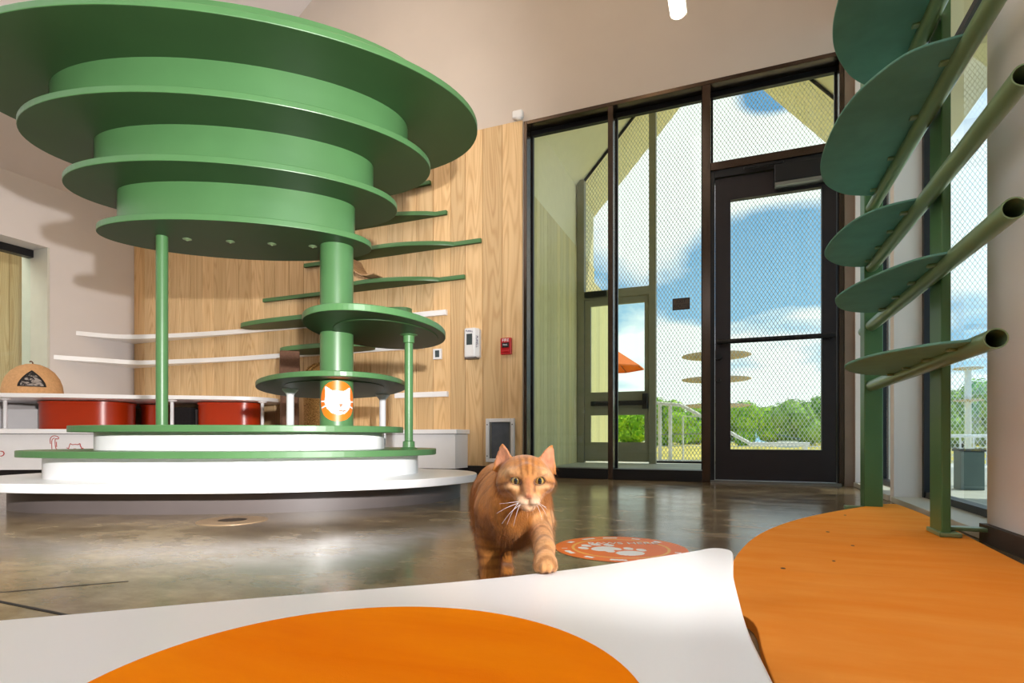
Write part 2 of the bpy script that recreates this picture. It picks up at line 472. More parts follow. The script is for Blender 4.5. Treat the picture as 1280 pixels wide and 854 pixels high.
# left wall with an interior window
WY0, WY1, WZ0, WZ1 = 0.9, 3.39, 0.70, 2.165
bm = bmesh.new()
box(bm, XL - 0.42, XL, YF, WY0, 0, 3.0); box(bm, XL - 0.42, XL, WY1, YB + 0.2, 0, 3.0)
box(bm, XL - 0.42, XL, WY0, WY1, 0, WZ0); box(bm, XL - 0.42, XL, WY0, WY1, WZ1, 3.0)
struct('wall_left', bm, M['wall_light'])
w4 = empty('window_4', (XL - 0.2, WY1, WZ0), None, None); tag(w4, kind='structure')
bm = bmesh.new(); box(bm, XL - 0.415, XL - 0.002, WY1 - 0.02, WY1 - 0.001, WZ0, WZ1 - 0.001); box(bm, XL - 0.415, XL - 0.002, WY0, WY1 - 0.02, WZ0 + 0.001, WZ0 + 0.02)
put('window_lining', bm, M['sill'], w4)
bm = bmesh.new(); box(bm, XL - 0.30, XL - 0.22, WY0, WY1 - 0.021, WZ1 - 0.075, WZ1 - 0.002)
box(bm, XL - 0.30, XL - 0.24, WY0 + 0.001, WY0 + 0.04, WZ0 + 0.02, WZ1 - 0.075)
put('window_head', bm, M['black'], w4)
put('window_pane', BX(XL - 0.275, XL - 0.269, WY0 + 0.04, WY1 - 0.022, WZ0 + 0.02, WZ1 - 0.075), M['glass_green'], w4)
# corridor seen through that window
bm = bmesh.new(); x = 0.0; yy = 0.0
while yy < 6.5:
    box(bm, -8.15, -8.10, yy + 0.0015, yy + 0.158, 0, 3.0); yy += 0.16
struct('wall_corridor', bm, M['wood'])
struct('ceiling_corridor', BX(-8.15, XL - 0.42, 0, 6.5, 3.0, 3.1), M['ceiling'])
struct('floor_corridor', BX(-8.15, XL - 0.6, 0, 6.5, -0.1, 0.0), M['concrete'])
bm = bmesh.new(); box(bm, -8.10, -8.09, 4.42, 4.50, 0, 2.02)
struct('door_3', bm, M['black'])
# right wall with two tall deep windows
bm = bmesh.new()
box(bm, XR, XR + 0.2, YF, -2.6, 0, 5.6)
box(bm, XR, XR + 0.2, -0.35, 2.15, 0, 5.6)
box(bm, XR, XR + 0.2, -2.6, -0.35, 3.0, 5.6)
box(bm, XR, XR + 0.2, 2.15, YB + 0.2, 3.0, 5.6)
box(bm, XR, XR + 0.2, 4.20, YB, 0, 3.0)
struct('wall_right', bm, M['wall_grey'])
struct('wall_right_pier', BX(XR, XR + 0.2, 3.25, 3.32, 0, 3.0), M['wall_grey'])
for i, (y0, y1) in enumerate(((2.15, 3.25), (3.32, 4.20), (-2.6, -0.35))):  # last opening is an added unseen window, for daylight fill
    wr = empty('window_%d' % (2, 3, 5)[i], (XR + 0.14, (y0 + y1) / 2, 0.0), None, None); tag(wr, kind='structure')
    put('window_sill', BX(XR - 0.012, XR + 0.19, y0 + 0.001, y1 - 0.001, 0.001, 0.03), M['sill'], wr, bevel=0.003)
    bm = bmesh.new()
    box(bm, XR + 0.115, XR + 0.175, y1 - 0.032, y1 - 0.001, 0.031, 2.998)
    box(bm, XR + 0.12, XR + 0.17, y0 + 0.032, y1 - 0.032, 0.031, 0.06)
    box(bm, XR + 0.12, XR + 0.17, y0 + 0.032, y1 - 0.032, 1.955, 1.985)
    put('window_frame', bm, M['black'], wr)
    put('window_jamb', BX(XR + 0.085, XR + 0.175, y0 + 0.001, y0 + 0.031, 0.031, 2.998), M['sill'], wr)
    put('window_pane', BX(XR + 0.14, XR + 0.146, y0 + 0.032, y1 - 0.032, 0.06, 2.99), M['glass_green'], wr)
struct('baseboard_right', BX(XR - 0.02, XR, -0.35, 2.15, 0.0, 0.055), M['brown_base'])
struct('wall_front', BX(XL - 0.42, XR + 0.2, YF - 0.2, YF, 0, 6.0), M['wall'])
bm = bmesh.new()
def slab(bm, x0, z0, x1, z1, y0, y1, t):
    v = [bm.verts.new(p) for p in ((x0, y0, z0), (x1, y0, z1), (x1, y1, z1), (x0, y1, z0), (x0, y0, z0 + t), (x1, y0, z1 + t), (x1, y1, z1 + t), (x0, y1, z0 + t))]
    for f in ((3, 2, 1, 0), (4, 5, 6, 7), (0, 1, 5, 4), (1, 2, 6, 5), (2, 3, 7, 6), (3, 0, 4, 7)): bm.faces.new([v[i] for i in f])
slab(bm, XL - 0.42, 2.77 - 0.29, -2.3, 2.77 + 0.69 * 3.9, YF - 0.2, YB + 0.1, 0.12)
slab(bm, -2.3, 2.77 + 0.69 * 3.9, XR + 0.2, 2.77 + 0.69 * 3.9, YF - 0.2, YB + 0.1, 0.12)
struct('ceiling', bm, M['ceiling'])

# ------------------------------------------------------------------ glazed storefront and door
w1 = empty('window_1', (-0.9, YB + 0.06, 0), None, None); tag(w1, kind='structure')
def frame(name, *a, m='bronze'): return put(name, BX(*a), M[m], w1, bevel=0.002, seg=1)
Y0, Y1 = YB - 0.005, YB + 0.155
frame('jamb', -1.589, -1.562, Y0, Y1, 0.0, 2.868)
frame('jamb', 0.632, 0.66, Y0, Y1, 0.0, 2.868)
frame('head_rail', -1.562, 0.632, Y0, Y1, 2.838, 2.868)
frame('head_stop', -1.562, 0.632, Y1 - 0.05, Y1 - 0.01, 2.80, 2.838, m='black')
frame('mullion', -0.905, -0.866, Y0, Y1, 0.0, 2.838)
frame('mullion', -0.225, -0.168, Y0, Y1, 0.0, 2.838)
frame('sill_rail', -1.562, -0.905, Y0, Y1, 0.0, 0.082, m='black')
frame('sill_rail', -0.866, -0.225, Y0, Y1, 0.0, 0.082, m='black')
frame('transom', -0.168, 0.632, Y0, Y1, 2.218, 2.275)
GY = YB + 0.125
for a in ((-1.562, -0.905, 0.082, 2.80), (-0.866, -0.225, 0.082, 2.80), (-0.168, 0.632, 2.275, 2.80)):
    put('pane', BX(a[0], a[1], GY, GY + 0.006, a[2], a[3]), M['glass'], w1)
    for q in ((a[0], a[0] + 0.012, a[2], a[3]), (a[1] - 0.012, a[1], a[2], a[3])): put('glazing_bead', BX(q[0], q[1], GY - 0.012, GY + 0.018, q[2], q[3]), M['black'], w1)
d1 = empty('door_1', (0.23, YB + 0.03, 0), None, None); tag(d1, kind='structure')
bm = bmesh.new(); box(bm, -0.168, -0.142, YB + 0.005, YB + 0.12, 0, 2.218); box(bm, 0.622, 0.632, YB + 0.005, YB + 0.12, 0, 2.218); box(bm, -0.142, 0.622, YB + 0.005, YB + 0.12, 2.165, 2.218)
put('door_frame', bm, M['black'], d1, bevel=0.002, seg=1)
bm = bmesh.new(); ya, yb = YB + 0.02, YB + 0.065
box(bm, -0.138, -0.036, ya, yb, 0.02, 2.16); box(bm, 0.533, 0.618, ya, yb, 0.02, 2.16); box(bm, -0.036, 0.533, ya, yb, 0.02, 0.236); box(bm, -0.036, 0.533, ya, yb, 2.0, 2.16)
put('door_leaf', bm, plain('dark_door_metal', srgb(46, 40, 42), 0.42, metal=0.4, var=0.08), d1)
put('door_pane', BX(-0.036, 0.533, YB + 0.04, YB + 0.046, 0.236, 2.0), M['glass'], d1)
bm = bmesh.new(); box(bm, 0.24, 0.60, YB - 0.06, YB + 0.018, 2.045, 2.165); box(bm, 0.05, 0.30, YB - 0.035, YB - 0.02, 2.178, 2.198)
cl = put('door_closer', bm, M['black'], d1, bevel=0.006)
put('closer_trim', BX(0.245, 0.60, YB - 0.058, YB + 0.015, 2.022, 2.043), M['grey_metal'], cl)
hb = put('push_bar', TB([(-0.125, YB - 0.045, 0.99), (0.605, YB - 0.045, 0.99)], 0.017, 16), M['black'], d1)
for xx in (-0.11, 0.585): put('bar_bracket', TB([(xx, YB - 0.045, 0.99), (xx, YB + 0.021, 0.99)], 0.013, 12), M['black'], hb)
for z_, r_ in ((0.893, 0.021), (0.732, 0.015)):
    put('lock_cylinder', TB([(-0.115, YB - 0.004, z_), (-0.115, YB + 0.022, z_)], r_, 24), M['black'], d1)
put('door_threshold', BX(-0.168, 0.64, YB - 0.045, YB + 0.12, 0, 0.016), M['grey_metal'], d1)
sg = empty('exit_sign', (-0.38, GY - 0.004, 1.316), 'small dark rectangular EXIT ROUTE plaque stuck on the glass beside the black door', 'sign')
put('plate', BX(-0.442, -0.318, GY - 0.008, GY - 0.001, 1.274, 1.36), M['plaque_edge'], sg)
put('face', BX(-0.436, -0.324, GY - 0.0095, GY - 0.008, 1.281, 1.353), M['plaque'], sg)
text('lettering', 'EXIT', 0.034, M['plaque_edge'], sg, (-0.38, GY - 0.0105, 1.334), (PI / 2, 0, 0))
text('lettering', 'ROUTE', 0.034, M['plaque_edge'], sg, (-0.38, GY - 0.0105, 1.300), (PI / 2, 0, 0))

# ================================================================== porch outside the glass
bm = bmesh.new(); box(bm, -2.2, 3.2, YB + 0.16, 7.35, -0.12, 0.0)
box(bm, XR + 0.2, 3.2, -3.2, YB + 0.16, -0.12, 0.0)
struct('floor_porch', bm, M['deck'])
bm = bmesh.new(); yy = YB + 0.2
while yy < 8.9:
    z1 = 2.76 if yy < 7.9 else 2.55
    box(bm, -1.92, -1.89, yy + 0.0015, min(yy + 0.118, 8.95), 0.0, z1); yy += 0.12
struct('wall_porch_siding', bm, M['wood_pale'])
struct('wall_porch', BX(-2.05, -1.90, YB + 0.2, 7.9, 2.765, 3.62), M['porch_plaster'])
bm = bmesh.new()
slab(bm, -2.2, 3.21, -0.18, 5.44, YB + 0.2, 8.0, 0.14); slab(bm, -0.18, 5.44, 1.85, 3.10, YB + 0.2, 8.0, 0.14)
struct('roof_porch', bm, M['porch_plaster'])
YP = 7.0
bm = bmesh.new()
box(bm, -1.885, -1.795, YP - 0.05, YP + 0.05, 0, 3.6); box(bm, -0.985, -0.905, YP - 0.05, YP + 0.05, 0, 4.55)
box(bm, -1.795, -0.985, YP - 0.05, YP + 0.05, 2.07, 2.17)
box(bm, 1.5, 1.58, YP - 0.05, YP + 0.05, 0, 3.42)
struct('wall_porch_frame', bm, M['porch_frame'])
d2 = empty('door_2', (-1.4, YP, 0), None, None); tag(d2, kind='structure')
bm = bmesh.new()
for q in ((-1.79, -1.715, 0.02, 2.06), (-1.04, -0.99, 0.02, 2.06), (-1.715, -1.04, 1.985, 2.06), (-1.715, -1.04, 0.60, 0.89), (-1.715, -1.04, 0.02, 0.26)): box(bm, q[0], q[1], YP - 0.03, YP + 0.02, q[2], q[3])
put('door_leaf', bm, M['porch_frame'], d2)
put('door_pane', BX(-1.715, -1.04, YP - 0.006, YP, 0.89, 1.985), M['glass'], d2)
put('door_pane', BX(-1.715, -1.04, YP - 0.006, YP, 0.26, 0.60), M['glass'], d2)
bm = bmesh.new(); box(bm, -1.70, -1.0, YP - 0.09, YP - 0.04, 0.715, 0.775); box(bm, -1.06, -0.995, YP - 0.09, YP - 0.03, 0.67, 0.86)
put('panic_bar', bm, M['black'], d2, bevel=0.006)
put('door_closer', BX(-1.78, -1.50, YP - 0.10, YP - 0.05, 2.085, 2.15), M['black'], d2, bevel=0.004)
struct('sun_block_slab', BX(XR + 0.2, 2.75, YF, YB + 0.15, 3.15, 3.3), M['porch_plaster'])  # added unseen slab, keeps the sun out of the right windows
# wire mesh closing the gable and the open right side
bm = bmesh.new()
def poly(bm, pts): bm.faces.new([bm.verts.new(p) for p in pts])
YM = YP + 0.07
poly(bm, [(-1.885, YM, 2.1), (-0.945, YM, 2.1), (-0.945, YM, 4.55), (-1.885, YM, 3.52)])
poly(bm, [(-0.945, YM, 0.03), (1.54, YM, 0.03), (1.54, YM, 3.40), (-0.18, YM, 5.38), (-0.945, YM, 4.55)])
poly(bm, [(1.58, YM, 0.03), (3.2, YM, 0.03), (3.2, YM, 3.4), (1.58, YM, 3.4)])
mo = put('porch_mesh', bm, M['mesh_y']); tag(mo, 'fine steel wire mesh closing the gable end of the porch', 'mesh', kind='structure')
bm = bmesh.new()
tube(bm, [(-1.86, YP + 0.03, 3.56), (-0.18, YP + 0.03, 5.41)], 0.018, 8); tube(bm, [(-0.18, YP + 0.03, 5.41), (1.54, YP + 0.03, 3.43)], 0.018, 8)
tube(bm, [(-0.945, YM, 0.02), (1.54, YM, 0.02)], 0.014, 8)
struct('trim_2', bm, M['black'])
bm = bmesh.new()
for yy in (4.6, 5.8): box(bm, 1.58, 1.64, yy, yy + 0.07, 0, 3.38)
struct('porch_post', bm, M['porch_frame'])

# ================================================================== cat tree (right / forward coordinates)
ct = empty('cat_tree', C(-1.32, 2.75), 'large green tree-shaped cat climber with a tiered canopy on a stepped white base', 'cat tree')
slab_pts = [C(*p) for p in [(-2.45, 2.62), (-2.30, 2.35), (-2.01, 2.205), (-1.68, 2.165), (-1.36, 2.16), (-1.05, 2.18), (-0.77, 2.25), (-0.53, 2.35), (-0.37, 2.47), (-0.25, 2.63), (-0.185, 2.76), (-0.18, 2.86), (-0.21, 3.0), (-0.29, 3.14), (-0.39, 3.22), (-0.51, 3.27), (-0.66, 3.55), (-0.80, 3.9), (-1.1, 4.0), (-1.5, 3.75), (-2.0, 3.45), (-2.35, 3.05)]]
kick_pts = [C(*p) for p in [(-2.38, 2.72), (-2.24, 2.48), (-2.09, 2.39), (-1.9, 2.345), (-1.68, 2.325), (-1.46, 2.32), (-1.27, 2.33), (-1.06, 2.36), (-0.84, 2.43), (-0.64, 2.53), (-0.46, 2.66), (-0.34, 2.83), (-0.28, 3.02), (-0.33, 3.10), (-0.55, 3.25), (-0.9, 3.7), (-1.4, 3.6), (-2.0, 3.3), (-2.3, 2.95)]]
put('plinth', PR(spline(kick_pts, True, 5), 0.0, 0.092), M['kick'], ct, smooth_angle=40)
put('plinth_recess', PR([p * 1.0 for p in spline([Vector((q.x, q.y, 0)) + (C(-1.3, 3.0) - Vector((q.x, q.y, 0))) * 0.05 for q in kick_pts], True, 5)], 0.092, 0.1015), M['blacktrim'], ct)
put('base_platform', PR(spline(slab_pts, True, 5), 0.1015, 0.138), M['white'], ct, bevel=0.003)
step = [(-2.165, 2.62), (-2.09, 2.49), (-1.96, 2.42), (-1.75, 2.375), (-1.48, 2.36), (-1.16, 2.38), (-0.84, 2.46), (-0.64, 2.58), (-0.515, 2.74), (-0.49, 2.90), (-0.56, 3.12), (-0.85, 3.32), (-1.3, 3.36), (-1.75, 3.24), (-2.05, 2.98), (-2.17, 2.78)]
def scaled_step(k, off=0.0):
    o = []
    for r_, f_ in step:
        dr, df = r_ + 1.32, f_ - 2.9; l = math.hypot(dr, df); kk = k + off / l
        o.append(C(-1.32 + dr * kk, 2.9 + df * kk))
    return spline(o, True, 6)
put('lower_step', PR(scaled_step(1.0), 0.138, 0.233), M['white'], ct, smooth_angle=40)
put('lower_tread', PR(scaled_step(1.0, 0.095), 0.233, 0.262), M['green'], ct, bevel=0.003)
put('upper_step', PR(scaled_step(0.785), 0.262, 0.344), M['white'], ct, smooth_angle=40)
put('upper_tread', PR(scaled_step(0.785, 0.10), 0.344, 0.374), M['green'], ct, bevel=0.003)
AN = 0.15
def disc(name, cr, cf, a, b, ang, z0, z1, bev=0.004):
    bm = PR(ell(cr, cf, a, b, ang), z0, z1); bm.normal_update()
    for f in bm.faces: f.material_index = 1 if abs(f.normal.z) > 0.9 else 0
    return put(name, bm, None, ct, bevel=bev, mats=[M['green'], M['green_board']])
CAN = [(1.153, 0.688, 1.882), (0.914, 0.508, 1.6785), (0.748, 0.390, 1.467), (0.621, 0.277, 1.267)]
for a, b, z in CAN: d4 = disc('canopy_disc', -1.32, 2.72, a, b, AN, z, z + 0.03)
for a, b, z0, z1 in ((0.80, 0.41, 1.7085, 1.882), (0.63, 0.28, 1.497, 1.6785), (0.54, 0.20, 1.297, 1.467)):
    put('canopy_drum', PR(ell(-1.32, 2.72, a, b, AN), z0, z1), M['green'], ct, smooth_angle=35)
put('canopy_drum', PR(ell(-1.32, 2.72, 0.95, 0.52, AN), 1.912, 2.05), M['green'], ct, smooth_angle=35)
for px_, py_ in ((234, 299), (288, 302), (340, 305), (391, 308)):          # bolts under the lowest canopy disc
    zz = 0.947 * 700 / (547 - py_); p = C((px_ - 640) / 700 * zz, zz)
    put('bolt', LT(p.x, p.y, [(0.004, 1.258), (0.007, 1.261), (0.02, 1.2655), (0.02, 1.2675)], seg=16), M['green_metal'], d4)
tp = C(-0.873, 2.79)
trunk = put('trunk', LT(tp.x, tp.y, [(0.08, 0.374), (0.08, 1.267)], seg=64), M['green'], ct, smooth_angle=40)
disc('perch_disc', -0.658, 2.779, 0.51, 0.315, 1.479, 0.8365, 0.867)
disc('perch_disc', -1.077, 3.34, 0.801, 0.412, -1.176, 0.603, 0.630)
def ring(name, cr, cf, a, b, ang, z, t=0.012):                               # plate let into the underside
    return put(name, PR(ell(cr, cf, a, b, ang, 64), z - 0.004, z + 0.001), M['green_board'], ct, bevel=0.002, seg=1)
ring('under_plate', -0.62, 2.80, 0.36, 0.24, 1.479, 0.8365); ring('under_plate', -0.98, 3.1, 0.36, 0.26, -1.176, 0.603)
lp = C(-1.65, 2.64); rp = C(-0.516, 2.80)
put('slim_pole', LT(lp.x, lp.y, [(0.0255, 0.374), (0.0255, 1.267)], seg=32), M['green'], ct, smooth_angle=40)
pr_ = put('slim_pole', LT(rp.x, rp.y, [(0.021, 0.262), (0.021, 0.8365)], seg=32), M['green'], ct, smooth_angle=40)
put('pole_collar', LT(rp.x, rp.y, [(0.042, 0.262), (0.044, 0.266), (0.030, 0.272), (0.029, 0.30), (0.022, 0.303)], seg=32), M['green'], pr_, smooth_angle=40)
put('pole_collar', LT(rp.x, rp.y, [(0.022, 0.79), (0.028, 0.793), (0.028, 0.826), (0.044, 0.832), (0.044, 0.8366)], seg=32), M['green'], pr_, smooth_angle=40)
for (r_, f_), z0 in (((-1.287, 3.25), 0.138), ((-0.855, 3.70), 0.138)):
    p = C(r_, f_)
    lg = put('white_leg', LT(p.x, p.y, [(0.021, z0), (0.021, 0.565), (0.026, 0.575), (0.045, 0.596), (0.045, 0.6035)], seg=24), M['white_paint'], ct, smooth_angle=40)
    lg['label'] = 'white leg'
# cat-face sticker wrapped round the trunk (cells follow the cylinder)
def sticker(name, R, n, fn, place, mats, parent):
    bm = bmesh.new(); vs = {}
    def V(i, j):
        if (i, j) not in vs: vs[i, j] = bm.verts.new(place((i / n * 2 - 1) * R, (j / n * 2 - 1) * R))
        return vs[i, j]
    for i in range(n):
        for j in range(n):
            c_ = fn((i + 0.5) / n * 2 - 1, (j + 0.5) / n * 2 - 1)
            if c_ is None: continue
            f_ = bm.faces.new((V(i, j), V(i + 1, j), V(i + 1, j + 1), V(i, j + 1))); f_.material_index = c_
    return put(name, bm, None, parent, mats=mats)
head = [(-0.66, 0.70), (-0.60, 0.74), (-0.26, 0.52), (0.30, 0.50), (0.62, 0.70), (0.68, 0.64), (0.66, 0.20), (0.72, -0.10), (0.60, -0.40), (0.35, -0.62), (0.05, -0.70), (-0.28, -0.60), (-0.55, -0.36), (-0.70, -0.05), (-0.64, 0.20)]
def logo(u, v):
    if u * u + v * v > 1: return None
    if u * u + (v + 0.0) ** 2 > 0.97: return 0
    if inpoly(u, v, [(0.02, -0.14), (0.26, -0.14), (0.17, -0.28), (0.11, -0.28)]): return 2
    if abs(u - 0.14) < 0.03 and -0.46 < v < -0.26: return 2
    if abs(abs(u - 0.14) - 0.11) < 0.12 and abs(v + 0.50 - 0.35 * abs(abs(u - 0.14) - 0.11)) < 0.032: return 2
    if inpoly(u, v, head): return 1
    for s in (-1, 1):
        if 0.62 < s * u < 0.98 and (abs(v + 0.02 - (abs(u) - 0.62) * 0.05) < 0.035 or abs(v + 0.22 + (abs(u) - 0.55) * 0.35) < 0.035): return 1
    return 0
base_ang = math.atan2(-tp.y, -tp.x) + 0.06
def on_trunk(x_, y_):
    a_ = base_ang + x_ / 0.08
    return (tp.x + 0.0808 * math.cos(a_), tp.y + 0.0808 * math.sin(a_), 0.497 + y_)
sticker('cat_face_sticker', 0.098, 84, logo, on_trunk, [M['orange_vinyl'], M['white_vinyl'], M['brown_vinyl']], trunk)

# ================================================================== foreground platform and mats
plat = [(-1.6, -0.3), (-1.2, 0.03), (-0.787, 0.38), (-0.60, 0.545), (-0.384, 0.725), (-0.25, 0.86), (-0.15, 0.985), (-0.072, 1.09), (-0.052, 1.122), (-0.035, 1.134), (-0.017, 1.130), (-0.006, 1.108), (-0.004, 1.03), (-0.004, 0.93), (0.003, 0.80), (0.013, 0.66), (0.03, 0.53), (0.06, 0.30), (0.10, 0.0), (0.12, -0.5), (0.1, -0.9), (-0.6, -1.0), (-1.4, -0.8)]
pf = empty('low_platform', (-0.5, 0.1, 0), 'low white platform with a pointed corner and a round orange mat in the foreground', 'platform')
pts = [Vector((p[0], p[1], 0)) for p in plat]
put('platform_top', PR(spline(pts, True, 5), 0.085, 0.11), M['white'], pf, bevel=0.0035, seg=3)
ctr = Vector((-0.55, 0.05, 0))
put('platform_base', PR(spline([p + (ctr - p) * 0.10 for p in pts], True, 5), 0.0, 0.085), M['kick'], pf)
rm = tag(put('round_mat', PR([Vector((-0.281 + 0.232 * math.cos(2 * PI * i / 96), 0.368 + 0.232 * math.sin(2 * PI * i / 96), 0)) for i in range(96)], 0.11, 0.116), M['mat'], bevel=0.0025),
    'bright orange round felt mat lying on the low white platform', 'mat')
mp = [(-0.02, 1.10), (-0.012, 1.35), (0.004, 1.56), (0.055, 1.85), (0.141, 2.13), (0.253, 2.386), (0.398, 2.645), (0.53, 2.85), (0.62, 2.965), (0.655, 2.985), (0.675, 2.95), (0.682, 2.60), (0.655, 2.1), (0.632, 1.675), (0.62, 1.2), (0.61, 0.4), (0.60, -0.9), (0.16, -0.9), (0.15, 0.0), (0.11, 0.3), (0.075, 0.53), (0.05, 0.70), (0.035, 0.85), (0.026, 0.99)]
def sheet(name, outline, z, mat, label):
    bm = bmesh.new(); prism(bm, outline, 0.001, z)
    return tag(put(name, bm, mat, bevel=0.004), label, 'mat')
sheet('floor_mat', spline([Vector((p[0], p[1], 0)) for p in mp], True, 5), 0.02, M['mat_worn'], 'large worn orange mat with a curved edge on the floor along the right window wall')
bm = bmesh.new()
for (a_, b_, c_) in ((0.27, 2.02, 0.006), (0.30, 1.79, 0.005), (0.10, 1.42, 0.006), (0.39, 2.48, 0.005), (0.22, 1.55, 0.004)):
    lathe(bm, a_, b_, [(c_, 0.0202), (c_ * 0.7, 0.0215)], seg=7)
tag(put('mat_crumbs', bm, M['brown_felt']), 'few dark crumbs scattered on the large worn orange mat', 'crumbs', kind='stuff')

# ================================================================== right-hand wall climber
wc = empty('wall_climber', (0.56, 2.5, 0), 'tall green metal climbing rack of tubes and half-moon perches before the right windows', 'climber')
put('post', BX(0.575, 0.600, 2.05, 2.16, 0.03, 3.4), M['green'], wc, bevel=0.004)
put('post', BX(0.520, 0.590, 2.84, 2.93, 0.0, 3.4), M['green'], wc, bevel=0.004)
bm = bmesh.new(); box(bm, 0.600, XR - 0.002, 2.085, 2.125, 0.035, 0.047); box(bm, 0.568, 0.625, 2.04, 2.17, 0.0205, 0.034)
put('wall_bracket', bm, M['green_metal'], wc, bevel=0.003)
bm = bmesh.new(); box(bm, 0.45, 0.522, 2.86, 2.90, 0.0, 0.016)
put('foot_bracket', bm, M['green_metal'], wc, bevel=0.003)
leafs = {
 0.545: (1.588, 2.837, [(0.555, 1.66), (0.504, 1.668), (0.448, 1.70), (0.372, 1.82), (0.336, 1.95), (0.329, 2.10), (0.372, 2.26), (0.45, 2.395), (0.548, 2.46)]),
 0.807: (1.498, 3.000, [(0.548, 1.82), (0.475, 1.855), (0.416, 1.944), (0.36, 2.09), (0.333, 2.212), (0.332, 2.31), (0.373, 2.46), (0.453, 2.555), (0.548, 2.58)]),
 1.061: (1.45, 2.93, [(0.548, 2.10), (0.455, 2.13), (0.385, 2.215), (0.343, 2.37), (0.331, 2.55), (0.355, 2.67), (0.418, 2.78), (0.503, 2.838), (0.552, 2.82)]),
 1.318: (1.45, 2.875, [(0.548, 1.715), (0.44, 1.732), (0.382, 1.785), (0.326, 1.896), (0.296, 2.042), (0.285, 2.24), (0.297, 2.40), (0.342, 2.55), (0.43, 2.665), (0.548, 2.72)]),
 1.59: (1.35, 2.90, [(0.548, 1.42), (0.43, 1.46), (0.34, 1.58), (0.29, 1.75), (0.276, 1.92), (0.29, 2.06), (0.328, 2.18), (0.385, 2.295), (0.46, 2.38), (0.548, 2.42)]),
}
for z, (ya, yb, pl) in leafs.items():
    bm = bmesh.new()                                         # open-ended pipe with wall thickness
    ro, ri, sg_ = 0.0235, 0.0205, 28
    rings = []
    for (yy, rr) in ((ya, ri), (ya, ro), (yb, ro), (yb, ri)):
        rings.append([bm.verts.new((0.548 + rr * math.cos(2 * PI * j / sg_), yy, z + rr * math.sin(2 * PI * j / sg_))) for j in range(sg_)])
    for a_, b_ in zip(rings, rings[1:] + rings[:1]):
        for j in range(sg_): bm.faces.new((a_[j], a_[(j + 1) % sg_], b_[(j + 1) % sg_], b_[j]))
    tb = put('tube', bm, M['green_metal'], wc, smooth_angle=50)
    bm = bmesh.new(); tube(bm, [(0.548, ya + 0.5, z), (0.548, ya + 0.503, z)], 0.0206, 24)
    put('tube_plug', bm, M['black'], tb)
    out = spline([Vector((p[0], p[1], 0)) for p in pl], False, 8)
    lf = put('perch', PR(out, z + 0.004, z + 0.012), M['green_leaf'], wc, bevel=0.002, seg=1)
    y_lo, y_hi = pl[0][1] + 0.1, pl[-1][1] - 0.08
    for q in range(4):
        yy = y_lo + (y_hi - y_lo) * q / 3
        put('perch_clip', BX(0.505, 0.530, yy - 0.011, yy + 0.011, z - 0.003, z + 0.005), M['green_metal'], lf, bevel=0.002, seg=1)

# ================================================================== corner bench and counter
bf = [(-6.18, 1.95), (-5.80, 2.23), (-5.24, 2.53), (-4.68, 2.81), (-4.0, 3.23), (-3.45, 3.62), (-3.0, 3.84), (-2.62, 3.94), (-2.06, 3.96)]
def bench_out(d=0.0):
    P = spline([Vector((p[0], p[1], 0)) for p in bf], False, 5)
    P = [p + Vector((-0.45, 0.9, 0)).normalized() * d for p in P]
    P[-1] = Vector((-2.06 - d, 3.96 + d, 0)); P[0] = Vector((-6.19, P[0].y, 0))
    return P + [Vector((-2.06 - d, YB - 0.026, 0)), Vector((-6.19, YB - 0.026, 0))]
bn = empty('corner_bench', (-4.0, 3.8, 0), 'long low white bench with a red cat drawing, curving round the room corner', 'bench')
put('bench_body', PR(bench_out(0.02), 0.07, 0.345), M['white_paint'], bn)
put('bench_top', PR(bench_out(0.0), 0.349, 0.385), M['white'], bn, bevel=0.003)
put('toe_kick', PR(bench_out(0.10), 0.0, 0.07), M['blacktrim'], bn)
put('shadow_gap', PR(bench_out(0.035), 0.345, 0.349), M['blacktrim'], bn)
# red line drawing on the bench front
A_ = Vector((-5.24, 2.53, 0)); B_ = Vector((-4.68, 2.81, 0)); dv = (B_ - A_).normalized(); nv = Vector((dv.y, -dv.x, 0)); inw = Vector((-0.45, 0.9, 0)).normalized() * 0.02
def bp(px_, py_):                                            # drawing coordinates in 1/6.4 cm-like units -> face point
    s_ = px_ / 108 * 0.626; z_ = 0.32 - (py_ - 547) / 700 * 4.34
    return A_ + inw + dv * s_ + nv * 0.0035 + Vector((0, 0, z_))
bm = bmesh.new()
lines = [
 [(60.5, 555), (60.3, 549), (62, 546.2), (65, 545), (69, 545.6), (71, 547.5), (70, 549), (67.5, 548.6), (66.5, 550), (66.6, 556), (67.5, 560.5), (70, 562), (80, 562.2), (84, 561.5)],
 [(62.5, 562.5), (62.2, 553), (63.3, 549), (66, 547.6)], [(68, 552.5), (68.4, 559)],
 [(84, 565), (83.5, 561), (84.5, 557.5), (85.5, 554.8), (88, 556), (92, 555.6), (95, 556), (97.5, 554.8), (98.3, 557.5), (99.8, 561), (98.8, 565)],
 [(81, 560), (84, 561)], [(80.6, 562.6), (83.5, 562.6)], [(99.6, 561.2), (102, 560.3)], [(99.6, 562.5), (102, 563)],
 [(-2, 564), (1, 564.5), (2.6, 567), (1, 569.5), (-2, 570.2)], [(64, 563), (63, 568)]]
for L in lines[:8] + lines[9:]: tube(bm, spline([bp(*p) for p in L], False, 4), 0.0032, 6)
poly(bm, [bp(89.5, 560.5) , bp(91.2, 563.2), bp(93, 560.5), bp(91.2, 560.9)])
dr = put('cat_drawing', bm, M['line_red'], bn); dr['label'] = 'red line drawing of a cat'
put('paw_drawing', TB(spline([bp(*p) for p in lines[8]], False, 4), 0.0032, 6), M['line_red'], bn)
